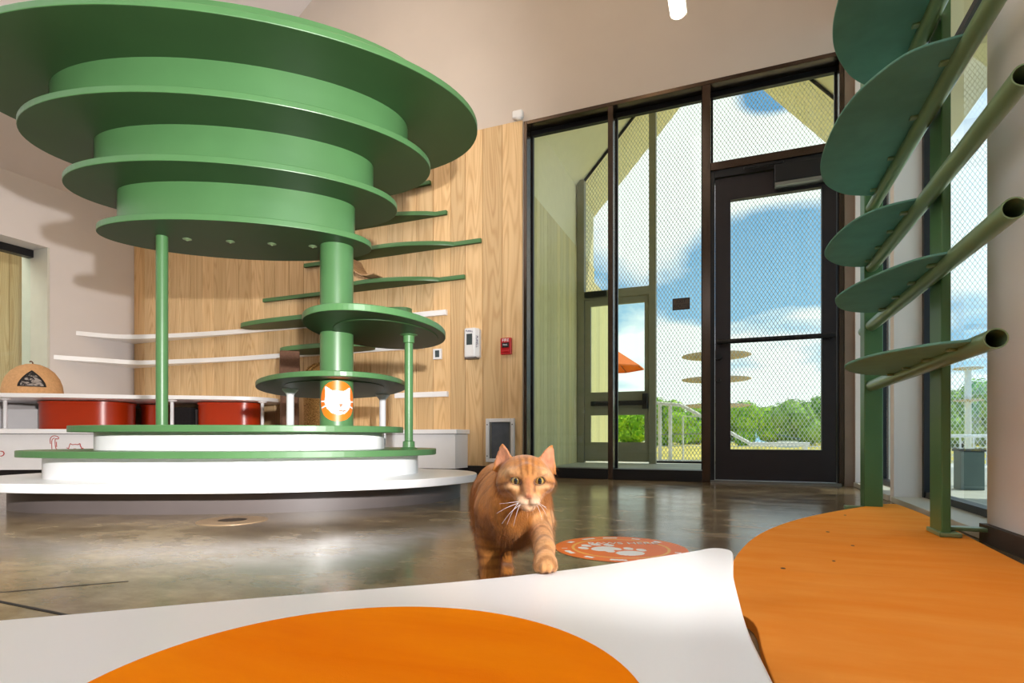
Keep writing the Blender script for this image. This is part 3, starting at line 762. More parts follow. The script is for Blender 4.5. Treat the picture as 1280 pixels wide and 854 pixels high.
cf = [(-6.19, 1.95), (-5.75, 2.33), (-5.37, 2.585), (-5.0, 2.80), (-4.63, 3.10), (-4.41, 3.22), (-4.12, 3.40), (-3.91, 3.57), (-3.82, 3.72), (-3.83, 3.87), (-3.90, 4.03), (-3.94, 4.205)]
co = spline([Vector((p[0], p[1], 0)) for p in cf], False, 6) + [Vector((-6.19, YB - 0.026, 0))]
cn = empty('corner_counter', (-4.8, 3.6, 0.385), 'white counter shelf on slim white posts above the corner bench', 'counter')
put('counter_top', PR(co, 0.638, 0.67), M['white'], cn, bevel=0.003)
for px_, zz in ((6.5, 4.55), (215, 4.75), (328, 4.95)):
    p = C((px_ - 640) / 700 * zz, zz)
    put('post', LT(p.x, p.y, [(0.03, 0.385), (0.03, 0.39), (0.014, 0.395), (0.014, 0.62), (0.036, 0.628), (0.036, 0.638)], seg=20), M['white_paint'], cn, smooth_angle=40)
# red drums standing under the counter
def rounded(cx, cy, w, d, r, k=10):
    o = []
    for (sx, sy, a0) in ((1, -1, -PI / 2), (1, 1, 0), (-1, 1, PI / 2), (-1, -1, PI)):
        for i in range(k + 1):
            a_ = a0 + PI / 2 * i / k
            o.append(Vector((sx * (w / 2 - r) + r * math.cos(a_), sy * (d / 2 - r) + r * math.sin(a_), 0)))
    R = Matrix.Rotation(0.52, 4, 'Z')
    return [R @ p + Vector((cx, cy, 0)) for p in o]
def drum(px0, px1, zf, d, label):
    um = ((px0 + px1) / 2 - 640) / 700; w = (px1 - px0) / 700 * zf * 1.02
    p = C(um * (zf + d * 0.4), zf + d * 0.4)
    t = empty('red_drum', (p.x, p.y, 0.385), label, 'drum', 'red drums under the counter')
    put('drum_body', PR(rounded(p.x, p.y, w, d, min(w, d) * 0.42), 0.385, 0.628), M['red'], t, smooth_angle=40)
    put('drum_rim', PR(rounded(p.x, p.y, w + 0.012, d + 0.012, min(w, d) * 0.42), 0.612, 0.630), M['red'], t, smooth_angle=40)
drum(62, 160, 4.82, 0.5, 'widest red drum, beside the white panel under the left end of the counter')
drum(180, 214, 5.3, 0.25, 'dark red drum under the counter, behind the slim green pole')
drum(253, 325, 4.98, 0.34, 'red drum under the right end of the counter, beside its last post')
p = C((30 - 640) / 700 * 5.1, 5.1)
wp = put('white_box', PR(rounded(p.x, p.y, 0.42, 0.16, 0.02), 0.385, 0.575), M['white_paint'], bevel=0.004)
tag(wp, 'low white box standing on the bench behind the leftmost counter post', 'box')
p = C((231 - 640) / 700 * 5.25, 5.25)
bb = empty('storage_box', (p.x, p.y, 0.385), 'black fabric box between two red drums under the counter', 'box')
put('box_body', PR(rounded(p.x, p.y, 0.20, 0.18, 0.03), 0.385, 0.60), M['dark_felt'], bb, bevel=0.01)
put('tag_card', BX(p.x + 0.115, p.x + 0.145, p.y + 0.02, p.y + 0.03, 0.385, 0.58), M['kick'], bb)
# dome-shaped felt cat house on the counter
hp = C((41 - 640) / 700 * 4.72, 4.72)
hs = empty('felt_cat_house', (hp.x, hp.y, 0.67), 'tan felt dome cat house with a curly stem and pointed opening on the counter', 'cat house')
bm = bmesh.new()
prof = [(0.198, 0.67), (0.205, 0.70), (0.198, 0.76), (0.178, 0.82), (0.145, 0.872), (0.10, 0.912), (0.05, 0.934), (0.012, 0.94)]
lathe(bm, hp.x, hp.y, [(r_, z_) for r_, z_ in prof], seg=48)
put('felt_shell', bm, M['tan_felt'], hs, smooth_angle=60)
to_cam = (Vector((0, 0, 0)) - hp).normalized()
def dome_r(z):
    for (r0, z0), (r1, z1) in zip(prof, prof[1:]):
        if z0 <= z <= z1: return r0 + (r1 - r0) * (z - z0) / (z1 - z0)
    return 0.01
ang0 = math.atan2(to_cam.y, to_cam.x)
def on_dome(x_, z_, off):
    rr = dome_r(z_) + off; a_ = ang0 + x_ / max(rr, 0.05)
    return (hp.x + rr * math.cos(a_), hp.y + rr * math.sin(a_), z_)
def dome_patch(w0, zb, zt, off):
    bm = bmesh.new(); rows = []
    for i in range(13):
        t = i / 12; z_ = zb + (zt - zb) * t; hw = w0 * (1 - t ** 1.7) + 0.001
        rows.append([bm.verts.new(on_dome(-0.006 + hw * (j / 6 - 1), z_, off)) for j in range(13)])
    for a_, b_ in zip(rows, rows[1:]):
        for j in range(12): bm.faces.new((a_[j], a_[j + 1], b_[j + 1], b_[j]))
    return bm
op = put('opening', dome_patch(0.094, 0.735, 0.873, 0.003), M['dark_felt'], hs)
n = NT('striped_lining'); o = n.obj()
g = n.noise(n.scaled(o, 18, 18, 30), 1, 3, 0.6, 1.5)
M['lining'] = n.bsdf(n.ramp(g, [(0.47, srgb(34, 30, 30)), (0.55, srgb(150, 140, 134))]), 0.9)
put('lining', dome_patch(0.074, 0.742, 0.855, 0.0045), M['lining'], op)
put('stem', TB(spline([(hp.x, hp.y, 0.935), (hp.x - 0.004, hp.y, 0.953), (hp.x - 0.015, hp.y - 0.006, 0.962), (hp.x - 0.024, hp.y - 0.01, 0.955)], False, 6), 0.005, 8), M['brown_felt'], hs)

# ------------------------------------------------------------------ white and green wall shelves
YW = YB - 0.022
def flat_shelf(x0, x1, z0, z1, label, group='white wall strips', depth=0.035, y_corner=None):
    if y_corner is None:
        return tag(put('wall_strip', BX(x0, x1, YW - depth, YW - 0.0005, z0, z1), M['white'], bevel=0.003), label, 'shelf', group)
    pts = [(x0 + 0.001, y_corner), (x0 + 0.16, y_corner + 0.26), (x0 + 0.36, YW - 0.22), (x0 + 0.75, YW - 0.13), (x0 + 1.3, YW - 0.06), (x0 + 1.9, YW - depth), (x1, YW - depth)]
    P = spline([Vector((a_, b_, 0)) for a_, b_ in pts], False, 6) + [Vector((x1, YW - 0.0005, 0)), Vector((x0 + 0.001, YW - 0.0005, 0))]
    return tag(put('wall_shelf', PR(P, z0, z1), M['white'], bevel=0.003), label, 'shelf', group)
flat_shelf(XL, -2.27, 1.355, 1.40, 'upper white wall shelf curving round the corner beneath the green shelves', y_corner=3.62)
flat_shelf(XL, -2.50, 1.085, 1.13, 'lower white wall shelf curving round the corner above the counter', y_corner=3.42)
flat_shelf(-2.78, -2.26, 0.665, 0.71, 'short white wall strip low on the wood wall behind the slim right pole')
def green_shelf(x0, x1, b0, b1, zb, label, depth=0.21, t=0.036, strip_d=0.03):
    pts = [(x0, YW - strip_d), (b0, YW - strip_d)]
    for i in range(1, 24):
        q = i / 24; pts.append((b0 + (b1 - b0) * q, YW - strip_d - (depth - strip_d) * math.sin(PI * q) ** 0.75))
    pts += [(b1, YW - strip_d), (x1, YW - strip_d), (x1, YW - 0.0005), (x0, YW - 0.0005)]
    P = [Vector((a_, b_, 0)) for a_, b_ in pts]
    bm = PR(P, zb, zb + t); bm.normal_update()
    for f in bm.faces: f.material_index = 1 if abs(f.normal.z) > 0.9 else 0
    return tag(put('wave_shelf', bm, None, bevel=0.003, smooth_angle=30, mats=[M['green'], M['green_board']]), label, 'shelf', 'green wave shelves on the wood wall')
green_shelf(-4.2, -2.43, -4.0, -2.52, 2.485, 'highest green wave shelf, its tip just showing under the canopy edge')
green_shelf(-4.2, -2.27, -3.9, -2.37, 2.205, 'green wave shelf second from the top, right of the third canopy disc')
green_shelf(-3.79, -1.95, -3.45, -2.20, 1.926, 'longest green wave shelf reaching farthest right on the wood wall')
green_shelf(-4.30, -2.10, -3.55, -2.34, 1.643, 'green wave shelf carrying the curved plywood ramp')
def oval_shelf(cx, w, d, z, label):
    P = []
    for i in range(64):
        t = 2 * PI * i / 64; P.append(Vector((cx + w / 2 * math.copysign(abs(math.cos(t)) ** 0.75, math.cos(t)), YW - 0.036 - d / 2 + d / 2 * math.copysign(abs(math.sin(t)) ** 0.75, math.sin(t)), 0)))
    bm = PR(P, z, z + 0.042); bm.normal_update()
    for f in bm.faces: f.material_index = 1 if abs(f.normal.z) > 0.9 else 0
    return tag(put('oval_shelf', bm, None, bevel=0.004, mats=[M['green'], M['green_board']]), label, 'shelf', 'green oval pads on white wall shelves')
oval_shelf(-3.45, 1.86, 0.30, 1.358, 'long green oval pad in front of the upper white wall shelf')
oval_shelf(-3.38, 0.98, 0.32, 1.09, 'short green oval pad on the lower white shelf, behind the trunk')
# curved plywood ramp on the wave shelf
bm = bmesh.new()
sec = spline([Vector((-2.84, 0, 1.700)), Vector((-2.93, 0, 1.695)), Vector((-3.02, 0, 1.731)), Vector((-3.11, 0, 1.815)), Vector((-3.16, 0, 1.900))], False, 8)
rows = []
for p in sec: rows.append([bm.verts.new((p.x, yy, p.z)) for yy in (YW - 0.26, YW - 0.002)])
# thickness
rows2 = []
for i, p in enumerate(sec):
    d = (sec[min(i + 1, len(sec) - 1)] - sec[max(i - 1, 0)]).normalized(); nn = Vector((-d.z, 0, d.x)) * -0.008
    rows2.append([bm.verts.new((p.x + nn.x, yy, p.z + nn.z)) for yy in (YW - 0.26, YW - 0.002)])
for R in (rows, rows2):
    for a_, b_ in zip(R, R[1:]): bm.faces.new((a_[0], a_[1], b_[1], b_[0]))
for i in range(len(rows) - 1):
    for s_ in (0, 1): bm.faces.new((rows[i][s_], rows[i + 1][s_], rows2[i + 1][s_], rows2[i][s_]))
for e in (0, -1): bm.faces.new((rows[e][0], rows[e][1], rows2[e][1], rows2[e][0]))
tag(put('curved_ramp', bm, M['ply']), 'curved plywood cradle standing on a green wave shelf behind the trunk', 'ramp')
# felt cube and wicker ball behind the trunk
p = C((362 - 640) / 700 * 4.75, 4.75)
fc = put('felt_cube', LT(p.x, p.y, [(0.118, 0.73), (0.115, 0.85), (0.108, 1.04), (0.106, 1.046)], seg=4), M['brown_felt'], bevel=0.012)
fc = tag(fc, 'brown felt cube seat on a plinth behind the low green perch disc', 'cube')
fs = put('cube_plinth', LT(p.x, p.y, [(0.075, 0.386), (0.075, 0.73)], seg=20), M['brown_felt'], fc, smooth_angle=40)
p = C((404 - 640) / 700 * 5.03, 5.03)
wk = empty('wicker_dome', (p.x, p.y, 0.386), 'woven wicker dome bed half hidden behind the green trunk', 'basket')
put('woven_dome', LT(p.x, p.y, [(0.165, 0.386), (0.17, 0.82), (0.158, 0.87), (0.125, 0.93), (0.075, 0.965), (0.02, 0.98)], seg=40), M['wicker'], wk, smooth_angle=60)
bm = bmesh.new()
for q in range(10):
    a_ = 2 * PI * q / 10
    bm = bmesh.new(); tube(bm, [(p.x + r_ * math.cos(a_ + t_), p.y + r_ * math.sin(a_ + t_), z_) for r_, z_, t_ in ((0.176, 0.82, 0), (0.164, 0.875, 0.15), (0.130, 0.936, 0.3), (0.080, 0.972, 0.45), (0.03, 0.985, 0.6))], 0.009, 6)
    put('rib', bm, M['wicker'], wk)

# ------------------------------------------------------------------ things on the wood wall
# soap dispenser
xd = -2.015
ds = empty('soap_dispenser', (xd, YW, 1.2), 'white wall dispenser with a dark sight window and PURELL print', 'dispenser')
bm = bmesh.new(); prism(bm, [Vector(q + (0,)) for q in ((xd - 0.062, YW - 0.001), (xd - 0.068, YW - 0.06), (xd - 0.045, YW - 0.105), (xd + 0.045, YW - 0.105), (xd + 0.068, YW - 0.06), (xd + 0.062, YW - 0.001))], 0.975, 1.215)
put('housing', bm, M['white_paint'], ds, bevel=0.014, seg=3)
put('sight_window', BX(xd - 0.026, xd + 0.026, YW - 0.108, YW - 0.104, 1.075, 1.165), M['lcd'], ds, bevel=0.003)
bm = bmesh.new(); box(bm, xd - 0.05, xd + 0.05, YW - 0.09, YW - 0.02, 0.965, 0.978)
put('drip_lip', bm, M['kick'], ds)
text('lettering', 'PURELL', 0.020, M['purple'], ds, (xd, YW - 0.1072, 1.185), (PI / 2, 0.12, 0))
text('lettering', 'PURELL', 0.03, M['purple'], ds, (xd + 0.059, YW - 0.086, 1.10), (PI / 2, PI / 2, math.atan2(0.045, 0.023)))
# fire alarm
fx = -1.725
fa = empty('fire_alarm', (fx, YW, 1.08), 'small red fire alarm pull station on the wood wall', 'alarm')
put('housing', BX(fx - 0.046, fx + 0.046, YW - 0.035, YW - 0.0005, 0.99, 1.125), M['red_plastic'], fa, bevel=0.005)
put('pull_plate', BX(fx - 0.03, fx + 0.03, YW - 0.042, YW - 0.035, 1.045, 1.085), M['black'], fa, bevel=0.002)
text('lettering', 'FIRE', 0.034, M['white_vinyl'], fa, (fx, YW - 0.0358, 1.104), (PI / 2, 0, 0))
text('lettering', 'PULL', 0.018, M['white_vinyl'], fa, (fx, YW - 0.0426, 1.066), (PI / 2, 0, 0))
put('pull_handle', BX(fx - 0.032, fx + 0.032, YW - 0.044, YW - 0.035, 1.008, 1.024), M['red_plastic'], fa, bevel=0.003)
# thermostat
tx = -2.36
th_ = empty('thermostat', (tx, YW, 1.03), 'small white thermostat with a grey display right of the green perch', 'thermostat')
put('housing', BX(tx - 0.04, tx + 0.04, YW - 0.025, YW - 0.0005, 0.985, 1.075), M['white_paint'], th_, bevel=0.004)
put('display', BX(tx - 0.018, tx + 0.022, YW - 0.027, YW - 0.025, 1.002, 1.06), M['lcd'], th_)
# cat flap
kx0, kx1, kz0, kz1 = -1.905, -1.655, 0.118, 0.475
cfp = empty('cat_flap', ((kx0 + kx1) / 2, YW, kz0), 'white framed cat flap with a smoked grey door low in the wood wall', 'cat flap')
bm = bmesh.new(); fw = 0.03
for q in ((kx0, kx0 + fw, kz0, kz1), (kx1 - fw, kx1, kz0, kz1), (kx0 + fw, kx1 - fw, kz0, kz0 + fw), (kx0 + fw, kx1 - fw, kz1 - fw, kz1)): box(bm, q[0], q[1], YW - 0.03, YW - 0.0005, q[2], q[3])
fr = put('flap_frame', bm, M['white_paint'], cfp, bevel=0.004)
bm = bmesh.new()
for q in ((kx0, kz0), (kx1, kz0), (kx0, kz1), (kx1, kz1)):
    xx = q[0] + (0.015 if q[0] == kx0 else -0.015); zz = q[1] + (0.05 if q[1] == kz0 else -0.05)
    put('screw', TB([(xx, YW - 0.0315, zz), (xx, YW - 0.029, zz)], 0.005, 10), M['black'], fr)
for q in ((kx0 + fw, kx0 + fw + 0.018), (kx1 - fw - 0.018, kx1 - fw)): put('flap_track', BX(q[0], q[1], YW - 0.016, YW - 0.0005, kz0 + fw, kz1 - fw), M['grey_metal'], cfp)
put('flap_door', BX(kx0 + fw + 0.018, kx1 - fw - 0.018, YW - 0.012, YW - 0.001, kz0 + fw, kz1 - fw), M['flap'], cfp)
# motion sensor above the wood
px_ = -1.63
se = empty('motion_sensor', (px_, YB, 2.92), 'small white motion sensor above the top left corner of the glazing', 'sensor')
put('housing', BX(px_ - 0.045, px_ + 0.045, YB - 0.05, YB - 0.0005, 2.885, 2.95), M['white_paint'], se, bevel=0.015, seg=3)
put('lens', LT(px_ + 0.01, YB - 0.03, [(0.018, 2.872), (0.026, 2.88), (0.026, 2.887)], seg=20), M['white_paint'], se)

# ------------------------------------------------------------------ pendant tube lamps
def pendant(x, y0, y1, z, label, energy, r=0.05, color=(1.0, 0.74, 0.44), lens=None):
    t = empty('tube_lamp', (x, (y0 + y1) / 2, z), label, 'lamp', 'pendant tube lamps')
    bm = bmesh.new()
    sgm = 24
    def half(a0, a1, rr, name, mat, ya, yb):
        bm = bmesh.new(); k = 14; A, B = [], []
        for i in range(k + 1):
            a_ = a0 + (a1 - a0) * i / k
            A.append(bm.verts.new((x + rr * math.cos(a_), ya, z + rr * math.sin(a_)))); B.append(bm.verts.new((x + rr * math.cos(a_), yb, z + rr * math.sin(a_))))
        for i in range(k): bm.faces.new((A[i], A[i + 1], B[i + 1], B[i]))
        bm.faces.new((A[0], B[0], B[-1], A[-1])); bm.faces.new(A[::-1]); bm.faces.new(B)
        return put(name, bm, mat, t, smooth_angle=50)
    half(-0.35, PI + 0.35, r, 'lamp_housing', M['porch_plaster'], y0, y1 + 0.03)
    half(PI + 0.40, 2 * PI - 0.40, r * 1.06, 'lamp_lens', lens or M['lamp'], y0 + 0.01, y1)
    top = min(2.77 + 0.69 * (x - XL), 2.77 + 0.69 * 3.9)
    for yy in (y0 + 0.3, y1 - 0.3): put('suspension_cable', TB([(x, yy, z + r * 0.9), (x, yy, top - 0.012)], 0.004, 6), M['grey_metal'], t)
    if not energy: return
    l = light('lamp_light', 'AREA', (0, 0, 0), energy, color, shape='RECTANGLE', size=0.09, size_y=abs(y1 - y0))
    l.parent = t; l.location = (0, 0, -r * 1.2)
pendant(-0.33, 1.6, 3.60, 2.96, 'white tube lamp hanging below the ceiling above the glazing', 0)
pendant(-0.30, -0.7, 0.6, 2.3, 'added unseen fill tube over the low platform behind the camera', 0, lens=M['fill_lens'])  # added out of view, its glowing lens fills the foreground
pendant(-0.9, 1.5, 3.3, 4.7, 'tube lamp hanging high over the middle of the room', LAMP)
pendant(-2.6, 1.5, 3.3, 4.7, 'tube lamp hanging high over the cat tree', LAMP)
pendant(-4.2, 1.2, 3.0, 3.75, 'tube lamp hanging high over the left of the room', LAMP * 0.6)
cl_ = light('corridor_fill', 'AREA', (-7.2, 2.3, 2.95), 80, (1.0, 0.96, 0.86), target=(-7.0, 2.6, 0), shape='RECTANGLE', size=0.4, size_y=2.5)  # added area light to brighten the corridor, no fixture

# ------------------------------------------------------------------ on the floor
# round drain plate
dc = Vector((-1.797, 1.60, 0))
dn = empty('floor_drain', (dc.x, dc.y, 0), 'round metal drain plate in the concrete floor before the white tree base', 'drain')
put('drain_plate', LT(dc.x, dc.y, [(0.125, 0.0), (0.125, 0.002), (0.118, 0.003)], seg=48), plain('brass_tan_metal', srgb(168, 142, 112), 0.4, metal=0.3), dn)
bm = bmesh.new()
for i in range(-4, 5):
    h = math.sqrt(max(0.0, 0.05 ** 2 - (i * 0.011) ** 2))
    put('drain_slot', BX(dc.x - h, dc.x + h, dc.y + i * 0.011 - 0.003, dc.y + i * 0.011 + 0.003, 0.003, 0.0036), M['black'], dn)
# paw print sticker
sc_ = C((775 - 640) / 700 * 1.62, 1.615); sR = 0.188
def paw(u, v, cx, cy, s, rot):
    du, dv_ = (u - cx) / s, (v - cy) / s
    x_ = du * math.cos(rot) + dv_ * math.sin(rot); y_ = -du * math.sin(rot) + dv_ * math.cos(rot)
    if (x_ / 0.62) ** 2 + ((y_ + 0.25) / 0.5) ** 2 < 1: return True
    for (a_, b_) in ((-0.72, 0.32), (-0.27, 0.72), (0.27, 0.72), (0.72, 0.32)):
        if ((x_ - a_) / 0.21) ** 2 + ((y_ - b_) / 0.30) ** 2 < 1: return True
    return False
def decal(u, v):
    r_ = math.hypot(u, v); a_ = math.atan2(v, u)
    if r_ > 1: return None
    if 0.70 < r_ < 0.745: return 2
    if 0.815 < r_ < 0.90:
        k_ = a_ * 13
        return 1 if (math.sin(k_) + 0.6 * math.sin(k_ * 2.3 + 1) > 0.1) and a_ < 2.9 and not (-0.4 < a_ < 0.5) else 0
    if r_ < 0.70:
        if paw(u, v, -0.30, 0.02, 0.34, 0.5) or paw(u, v, 0.06, -0.30, 0.34, 0.15): return 1
    return 0
tl = empty('floor_sticker', (sc_.x, sc_.y, 0), 'round orange floor sticker with white paw prints behind the low platform', 'sticker')
ct_, st_ = CS, SN
sticker('sticker_disc', sR, 140, decal, lambda x_, y_: (sc_.x + x_ * CS - y_ * SN, sc_.y + x_ * SN + y_ * CS, 0.0012), [M['orange_vinyl'], M['white_vinyl'], M['pale_orange']], tl)
text('lettering', 'PAWS HERE', 0.040, M['white_vinyl'], tl, C((775 - 640) / 700 * 1.62 + 0.02, 1.615 + 0.068, 0.0020), (0, 0, TH), extrude=0.0004)

# ================================================================== the cat (camera-foot coordinates: right, forward, up)
def sdf_cat():
    h = 0.0027
    lo = np.array([-0.165, 0.825, -0.004]); hi = np.array([0.115, 1.50, 0.335])
    n_ = np.ceil((hi - lo) / h).astype(int)
    gx, gy, gz = [(lo[i] + h * np.arange(n_[i])).astype(np.float32) for i in range(3)]
    X = gx[:, None, None]; Y = gy[None, :, None]; Z = gz[None, None, :]
    D = np.full(tuple(n_), 1.0, np.float32)
    def region(a, b):                                  # index window around a box, to keep it quick
        i0 = np.maximum(((np.array(a) - lo) / h).astype(int) - 2, 0); i1 = np.minimum(((np.array(b) - lo) / h).astype(int) + 3, n_)
        return tuple(slice(p, q) for p, q in zip(i0, i1))
    def blend(w, d, k):
        c = D[w]
        hh = np.clip(0.5 + 0.5 * (c - d) / k, 0, 1)
        D[w] = c * (1 - hh) + d * hh - k * hh * (1 - hh)
    def carve(w, d, k):
        c = D[w]; d = -d
        hh = np.clip(0.5 - 0.5 * (c - d) / k, 0, 1)
        D[w] = c * (1 - hh) + d * hh + k * hh * (1 - hh)
    def cap(a, b, ra, rb, k=0.015):
        a = np.array(a, float); b = np.array(b, float); m_ = max(ra, rb) + 0.03
        w = region(np.minimum(a, b) - m_, np.maximum(a, b) + m_)
        x, y, z = X[w[0]], Y[:, w[1]], Z[:, :, w[2]]
        d = b - a; L = d @ d
        t = np.clip(((x - a[0]) * d[0] + (y - a[1]) * d[1] + (z - a[2]) * d[2]) / L, 0, 1)
        q = np.sqrt((x - a[0] - t * d[0]) ** 2 + (y - a[1] - t * d[1]) ** 2 + (z - a[2] - t * d[2]) ** 2) - (ra + (rb - ra) * t)
        blend(w, q.astype(np.float32), k)
    def elp(c, r, k=0.015, yaw=0.0, pitch=0.0, cut=False, roll=0.0):
        c = np.array(c, float); m_ = max(r) + 0.03
        w = region(c - m_, c + m_)
        x, y, z = X[w[0]] - c[0], Y[:, w[1]] - c[1], Z[:, :, w[2]] - c[2]
        if yaw: x, y = x * math.cos(yaw) + y * math.sin(yaw), -x * math.sin(yaw) + y * math.cos(yaw)
        if pitch: y, z = y * math.cos(pitch) + z * math.sin(pitch), -y * math.sin(pitch) + z * math.cos(pitch)
        if roll: x, z = x * math.cos(roll) + z * math.sin(roll), -x * math.sin(roll) + z * math.cos(roll)
        k0 = np.sqrt((x / r[0]) ** 2 + (y / r[1]) ** 2 + (z / r[2]) ** 2)
        k1 = np.sqrt((x / r[0] ** 2) ** 2 + (y / r[1] ** 2) ** 2 + (z / r[2] ** 2) ** 2) + 1e-6
        d = (k0 * (k0 - 1) / k1).astype(np.float32)
        (carve if cut else blend)(w, d, k)
    # trunk of the body: shoulders, ribs, belly, rump
    cap((0.006, 1.02, 0.205), (-0.012, 1.10, 0.195), 0.052, 0.056, 0.02)
    cap((-0.012, 1.08, 0.192), (-0.032, 1.26, 0.190), 0.056, 0.055, 0.02)
    elp((-0.002, 1.045, 0.172), (0.052, 0.07, 0.062), 0.03)
    elp((-0.036, 1.31, 0.190), (0.053, 0.080, 0.066), 0.03, yaw=0.1)
    cap((-0.01, 1.10, 0.225), (-0.03, 1.27, 0.228), 0.030, 0.030, 0.03)
    # neck
    cap((0.020, 0.985, 0.232), (0.004, 1.045, 0.205), 0.043, 0.052, 0.025)
    elp((0.010, 0.995, 0.190), (0.042, 0.035, 0.045), 0.03)
    # fore legs: the left one straight down, the right one reaching on to the platform
    cap((-0.036, 1.035, 0.185), (-0.041, 1.045, 0.125), 0.031, 0.0255, 0.022)
    cap((-0.041, 1.045, 0.125), (-0.040, 1.030, 0.045), 0.0245, 0.0165, 0.012)
    cap((-0.040, 1.030, 0.045), (-0.040, 1.018, 0.018), 0.0165, 0.0165, 0.010)
    cap((0.034, 1.030, 0.195), (0.047, 1.012, 0.168), 0.033, 0.0265, 0.025)
    cap((0.047, 1.010, 0.170), (0.053, 0.915, 0.139), 0.0245, 0.0165, 0.014)
    cap((0.053, 0.915, 0.139), (0.0520, 0.885, 0.126), 0.0165, 0.0155, 0.008)
    for cx, cy, cz in ((-0.040, 1.012, 0.0), (0.0520, 0.876, 0.1098)):
        elp((cx, cy + 0.002, cz + 0.0135), (0.0185, 0.020, 0.0135), 0.008)
        for q, (dx, dy) in enumerate(((-0.0135, -0.008), (-0.0048, -0.0165), (0.0048, -0.0165), (0.0135, -0.008))):
            elp((cx + dx, cy + dy, cz + 0.0098), (0.0054, 0.009, 0.0088), 0.0016, yaw=-dx * 18)
    # hind legs: thigh, knee forward, hock back, paw
    for sx, px in ((-0.062, -0.058), (-0.018, -0.014)):
        elp((sx, 1.31, 0.150), (0.034, 0.062, 0.062), 0.02, pitch=0.3)
        cap((sx, 1.275, 0.120), (px, 1.345, 0.062), 0.028, 0.0175, 0.016)
        cap((px, 1.345, 0.062), (px, 1.325, 0.022), 0.0165, 0.0145, 0.010)
        elp((px, 1.305, 0.0135), (0.0175, 0.030, 0.0135), 0.010)
        for dx in (-0.011, -0.0035, 0.0035, 0.011): elp((px + dx, 1.282 + abs(dx) * 0.5, 0.0092), (0.0052, 0.009, 0.0085), 0.0018)
    # tail, low behind
    cap((-0.040, 1.375, 0.215), (-0.035, 1.425, 0.175), 0.018, 0.015, 0.02)
    cap((-0.035, 1.425, 0.175), (-0.030, 1.455, 0.110), 0.015, 0.0135, 0.012)
    cap((-0.030, 1.455, 0.110), (0.000, 1.478, 0.070), 0.0135, 0.011, 0.012)
    # skull, cheeks, muzzle, chin, brow
    elp((0.0215, 0.960, 0.2540), (0.0450, 0.050, 0.0365), 0.014)
    elp((0.0230, 0.945, 0.2450), (0.0460, 0.034, 0.0230), 0.014)
    for s in (-1, 1):
        elp((0.0230 + s * 0.0290, 0.952, 0.2410), (0.0165, 0.024, 0.0150), 0.014)       # cheek ruff
        elp((0.0250 + s * 0.0195, 0.917, 0.2630), (0.0150, 0.013, 0.0070), 0.008)       # brow
        elp((0.0255 + s * 0.0235, 0.913, 0.2375), (0.0130, 0.013, 0.0085), 0.010)       # cheekbone
    elp((0.0258, 0.918, 0.2230), (0.0235, 0.026, 0.0155), 0.012)
    cap((0.0245, 0.916, 0.2660), (0.0262, 0.8920, 0.2310), 0.0115, 0.0075, 0.010)
    for s in (-1, 1): elp((0.0262 + s * 0.0088, 0.8930, 0.2185), (0.0108, 0.0110, 0.0082), 0.004)
    elp((0.0262, 0.9000, 0.2070), (0.0115, 0.0105, 0.0068), 0.005)
    elp((0.0263, 0.8845, 0.2270), (0.0060, 0.0050, 0.0040), 0.003)                      # nose leather
    for s in (-1, 1):
        elp((0.0255 + s * 0.0195, 0.9030, 0.2490), (0.0088, 0.013, 0.0050), 0.0012, cut=True, roll=s * 0.20)
        elp((0.0263 + s * 0.0038, 0.8806, 0.2260), (0.0018, 0.0026, 0.0012), 0.001, cut=True)
    elp((0.0263, 0.8840, 0.2175), (0.0008, 0.006, 0.0060), 0.0012, cut=True)            # lip split
    # ears: cupped triangles
    def ear(base, tip, half, s):
        b = np.array(base, float); t = np.array(tip, float)
        w = region(np.minimum(b, t) - half - 0.03, np.maximum(b, t) + half + 0.03)
        u = t - b; H = np.linalg.norm(u); u /= H
        nrm = np.array((s * 0.42, -0.90, 0.10)); nrm -= u * (nrm @ u); nrm /= np.linalg.norm(nrm)
        wd = np.cross(u, nrm)
        x, y, z = X[w[0]] - b[0], Y[:, w[1]] - b[1], Z[:, :, w[2]] - b[2]
        pu = x * u[0] + y * u[1] + z * u[2]; pw = x * wd[0] + y * wd[1] + z * wd[2]; pn = x * nrm[0] + y * nrm[1] + z * nrm[2]
        tt = np.clip(pu / H, -0.3, 1)
        t0 = np.clip(tt, 0, 1); wid = half * (1 - t0) ** 0.68 * np.where(tt < 0, np.clip(1 + 3.0 * tt, 0.1, 1), 1)
        side = np.abs(pw) - wid
        cup = pn - (pw / half) ** 2 * 0.014 * np.clip(1 - tt * 0.6, 0, 1) + 0.006
        th = np.abs(cup) - (0.0032 - 0.0014 * np.clip(tt, 0, 1))
        d = np.maximum(np.maximum(side * 0.8, th), np.maximum(pu - H, -0.010 - pu))
        blend(w, d.astype(np.float32), 0.0035)
    ear((-0.0120, 0.962, 0.2660), (-0.0195, 0.956, 0.3090), 0.0225, -1)
    ear((0.0545, 0.962, 0.2640), (0.0710, 0.956, 0.3065), 0.0225, 1)
    # ---- naive surface nets
    s = D < 0
    nx, ny, nz = n_
    cnt = np.zeros((nx - 1, ny - 1, nz - 1), np.int8)
    for a in (0, 1):
        for b in (0, 1):
            for c in (0, 1): cnt += s[a:nx - 1 + a, b:ny - 1 + b, c:nz - 1 + c]
    act = (cnt > 0) & (cnt < 8)
    I = np.argwhere(act); idx = np.full(act.shape, -1, np.int32); idx[act] = np.arange(len(I))
    acc = np.zeros((len(I), 3)); wt = np.zeros(len(I))
    cor = [(a, b, c) for a in (0, 1) for b in (0, 1) for c in (0, 1)]
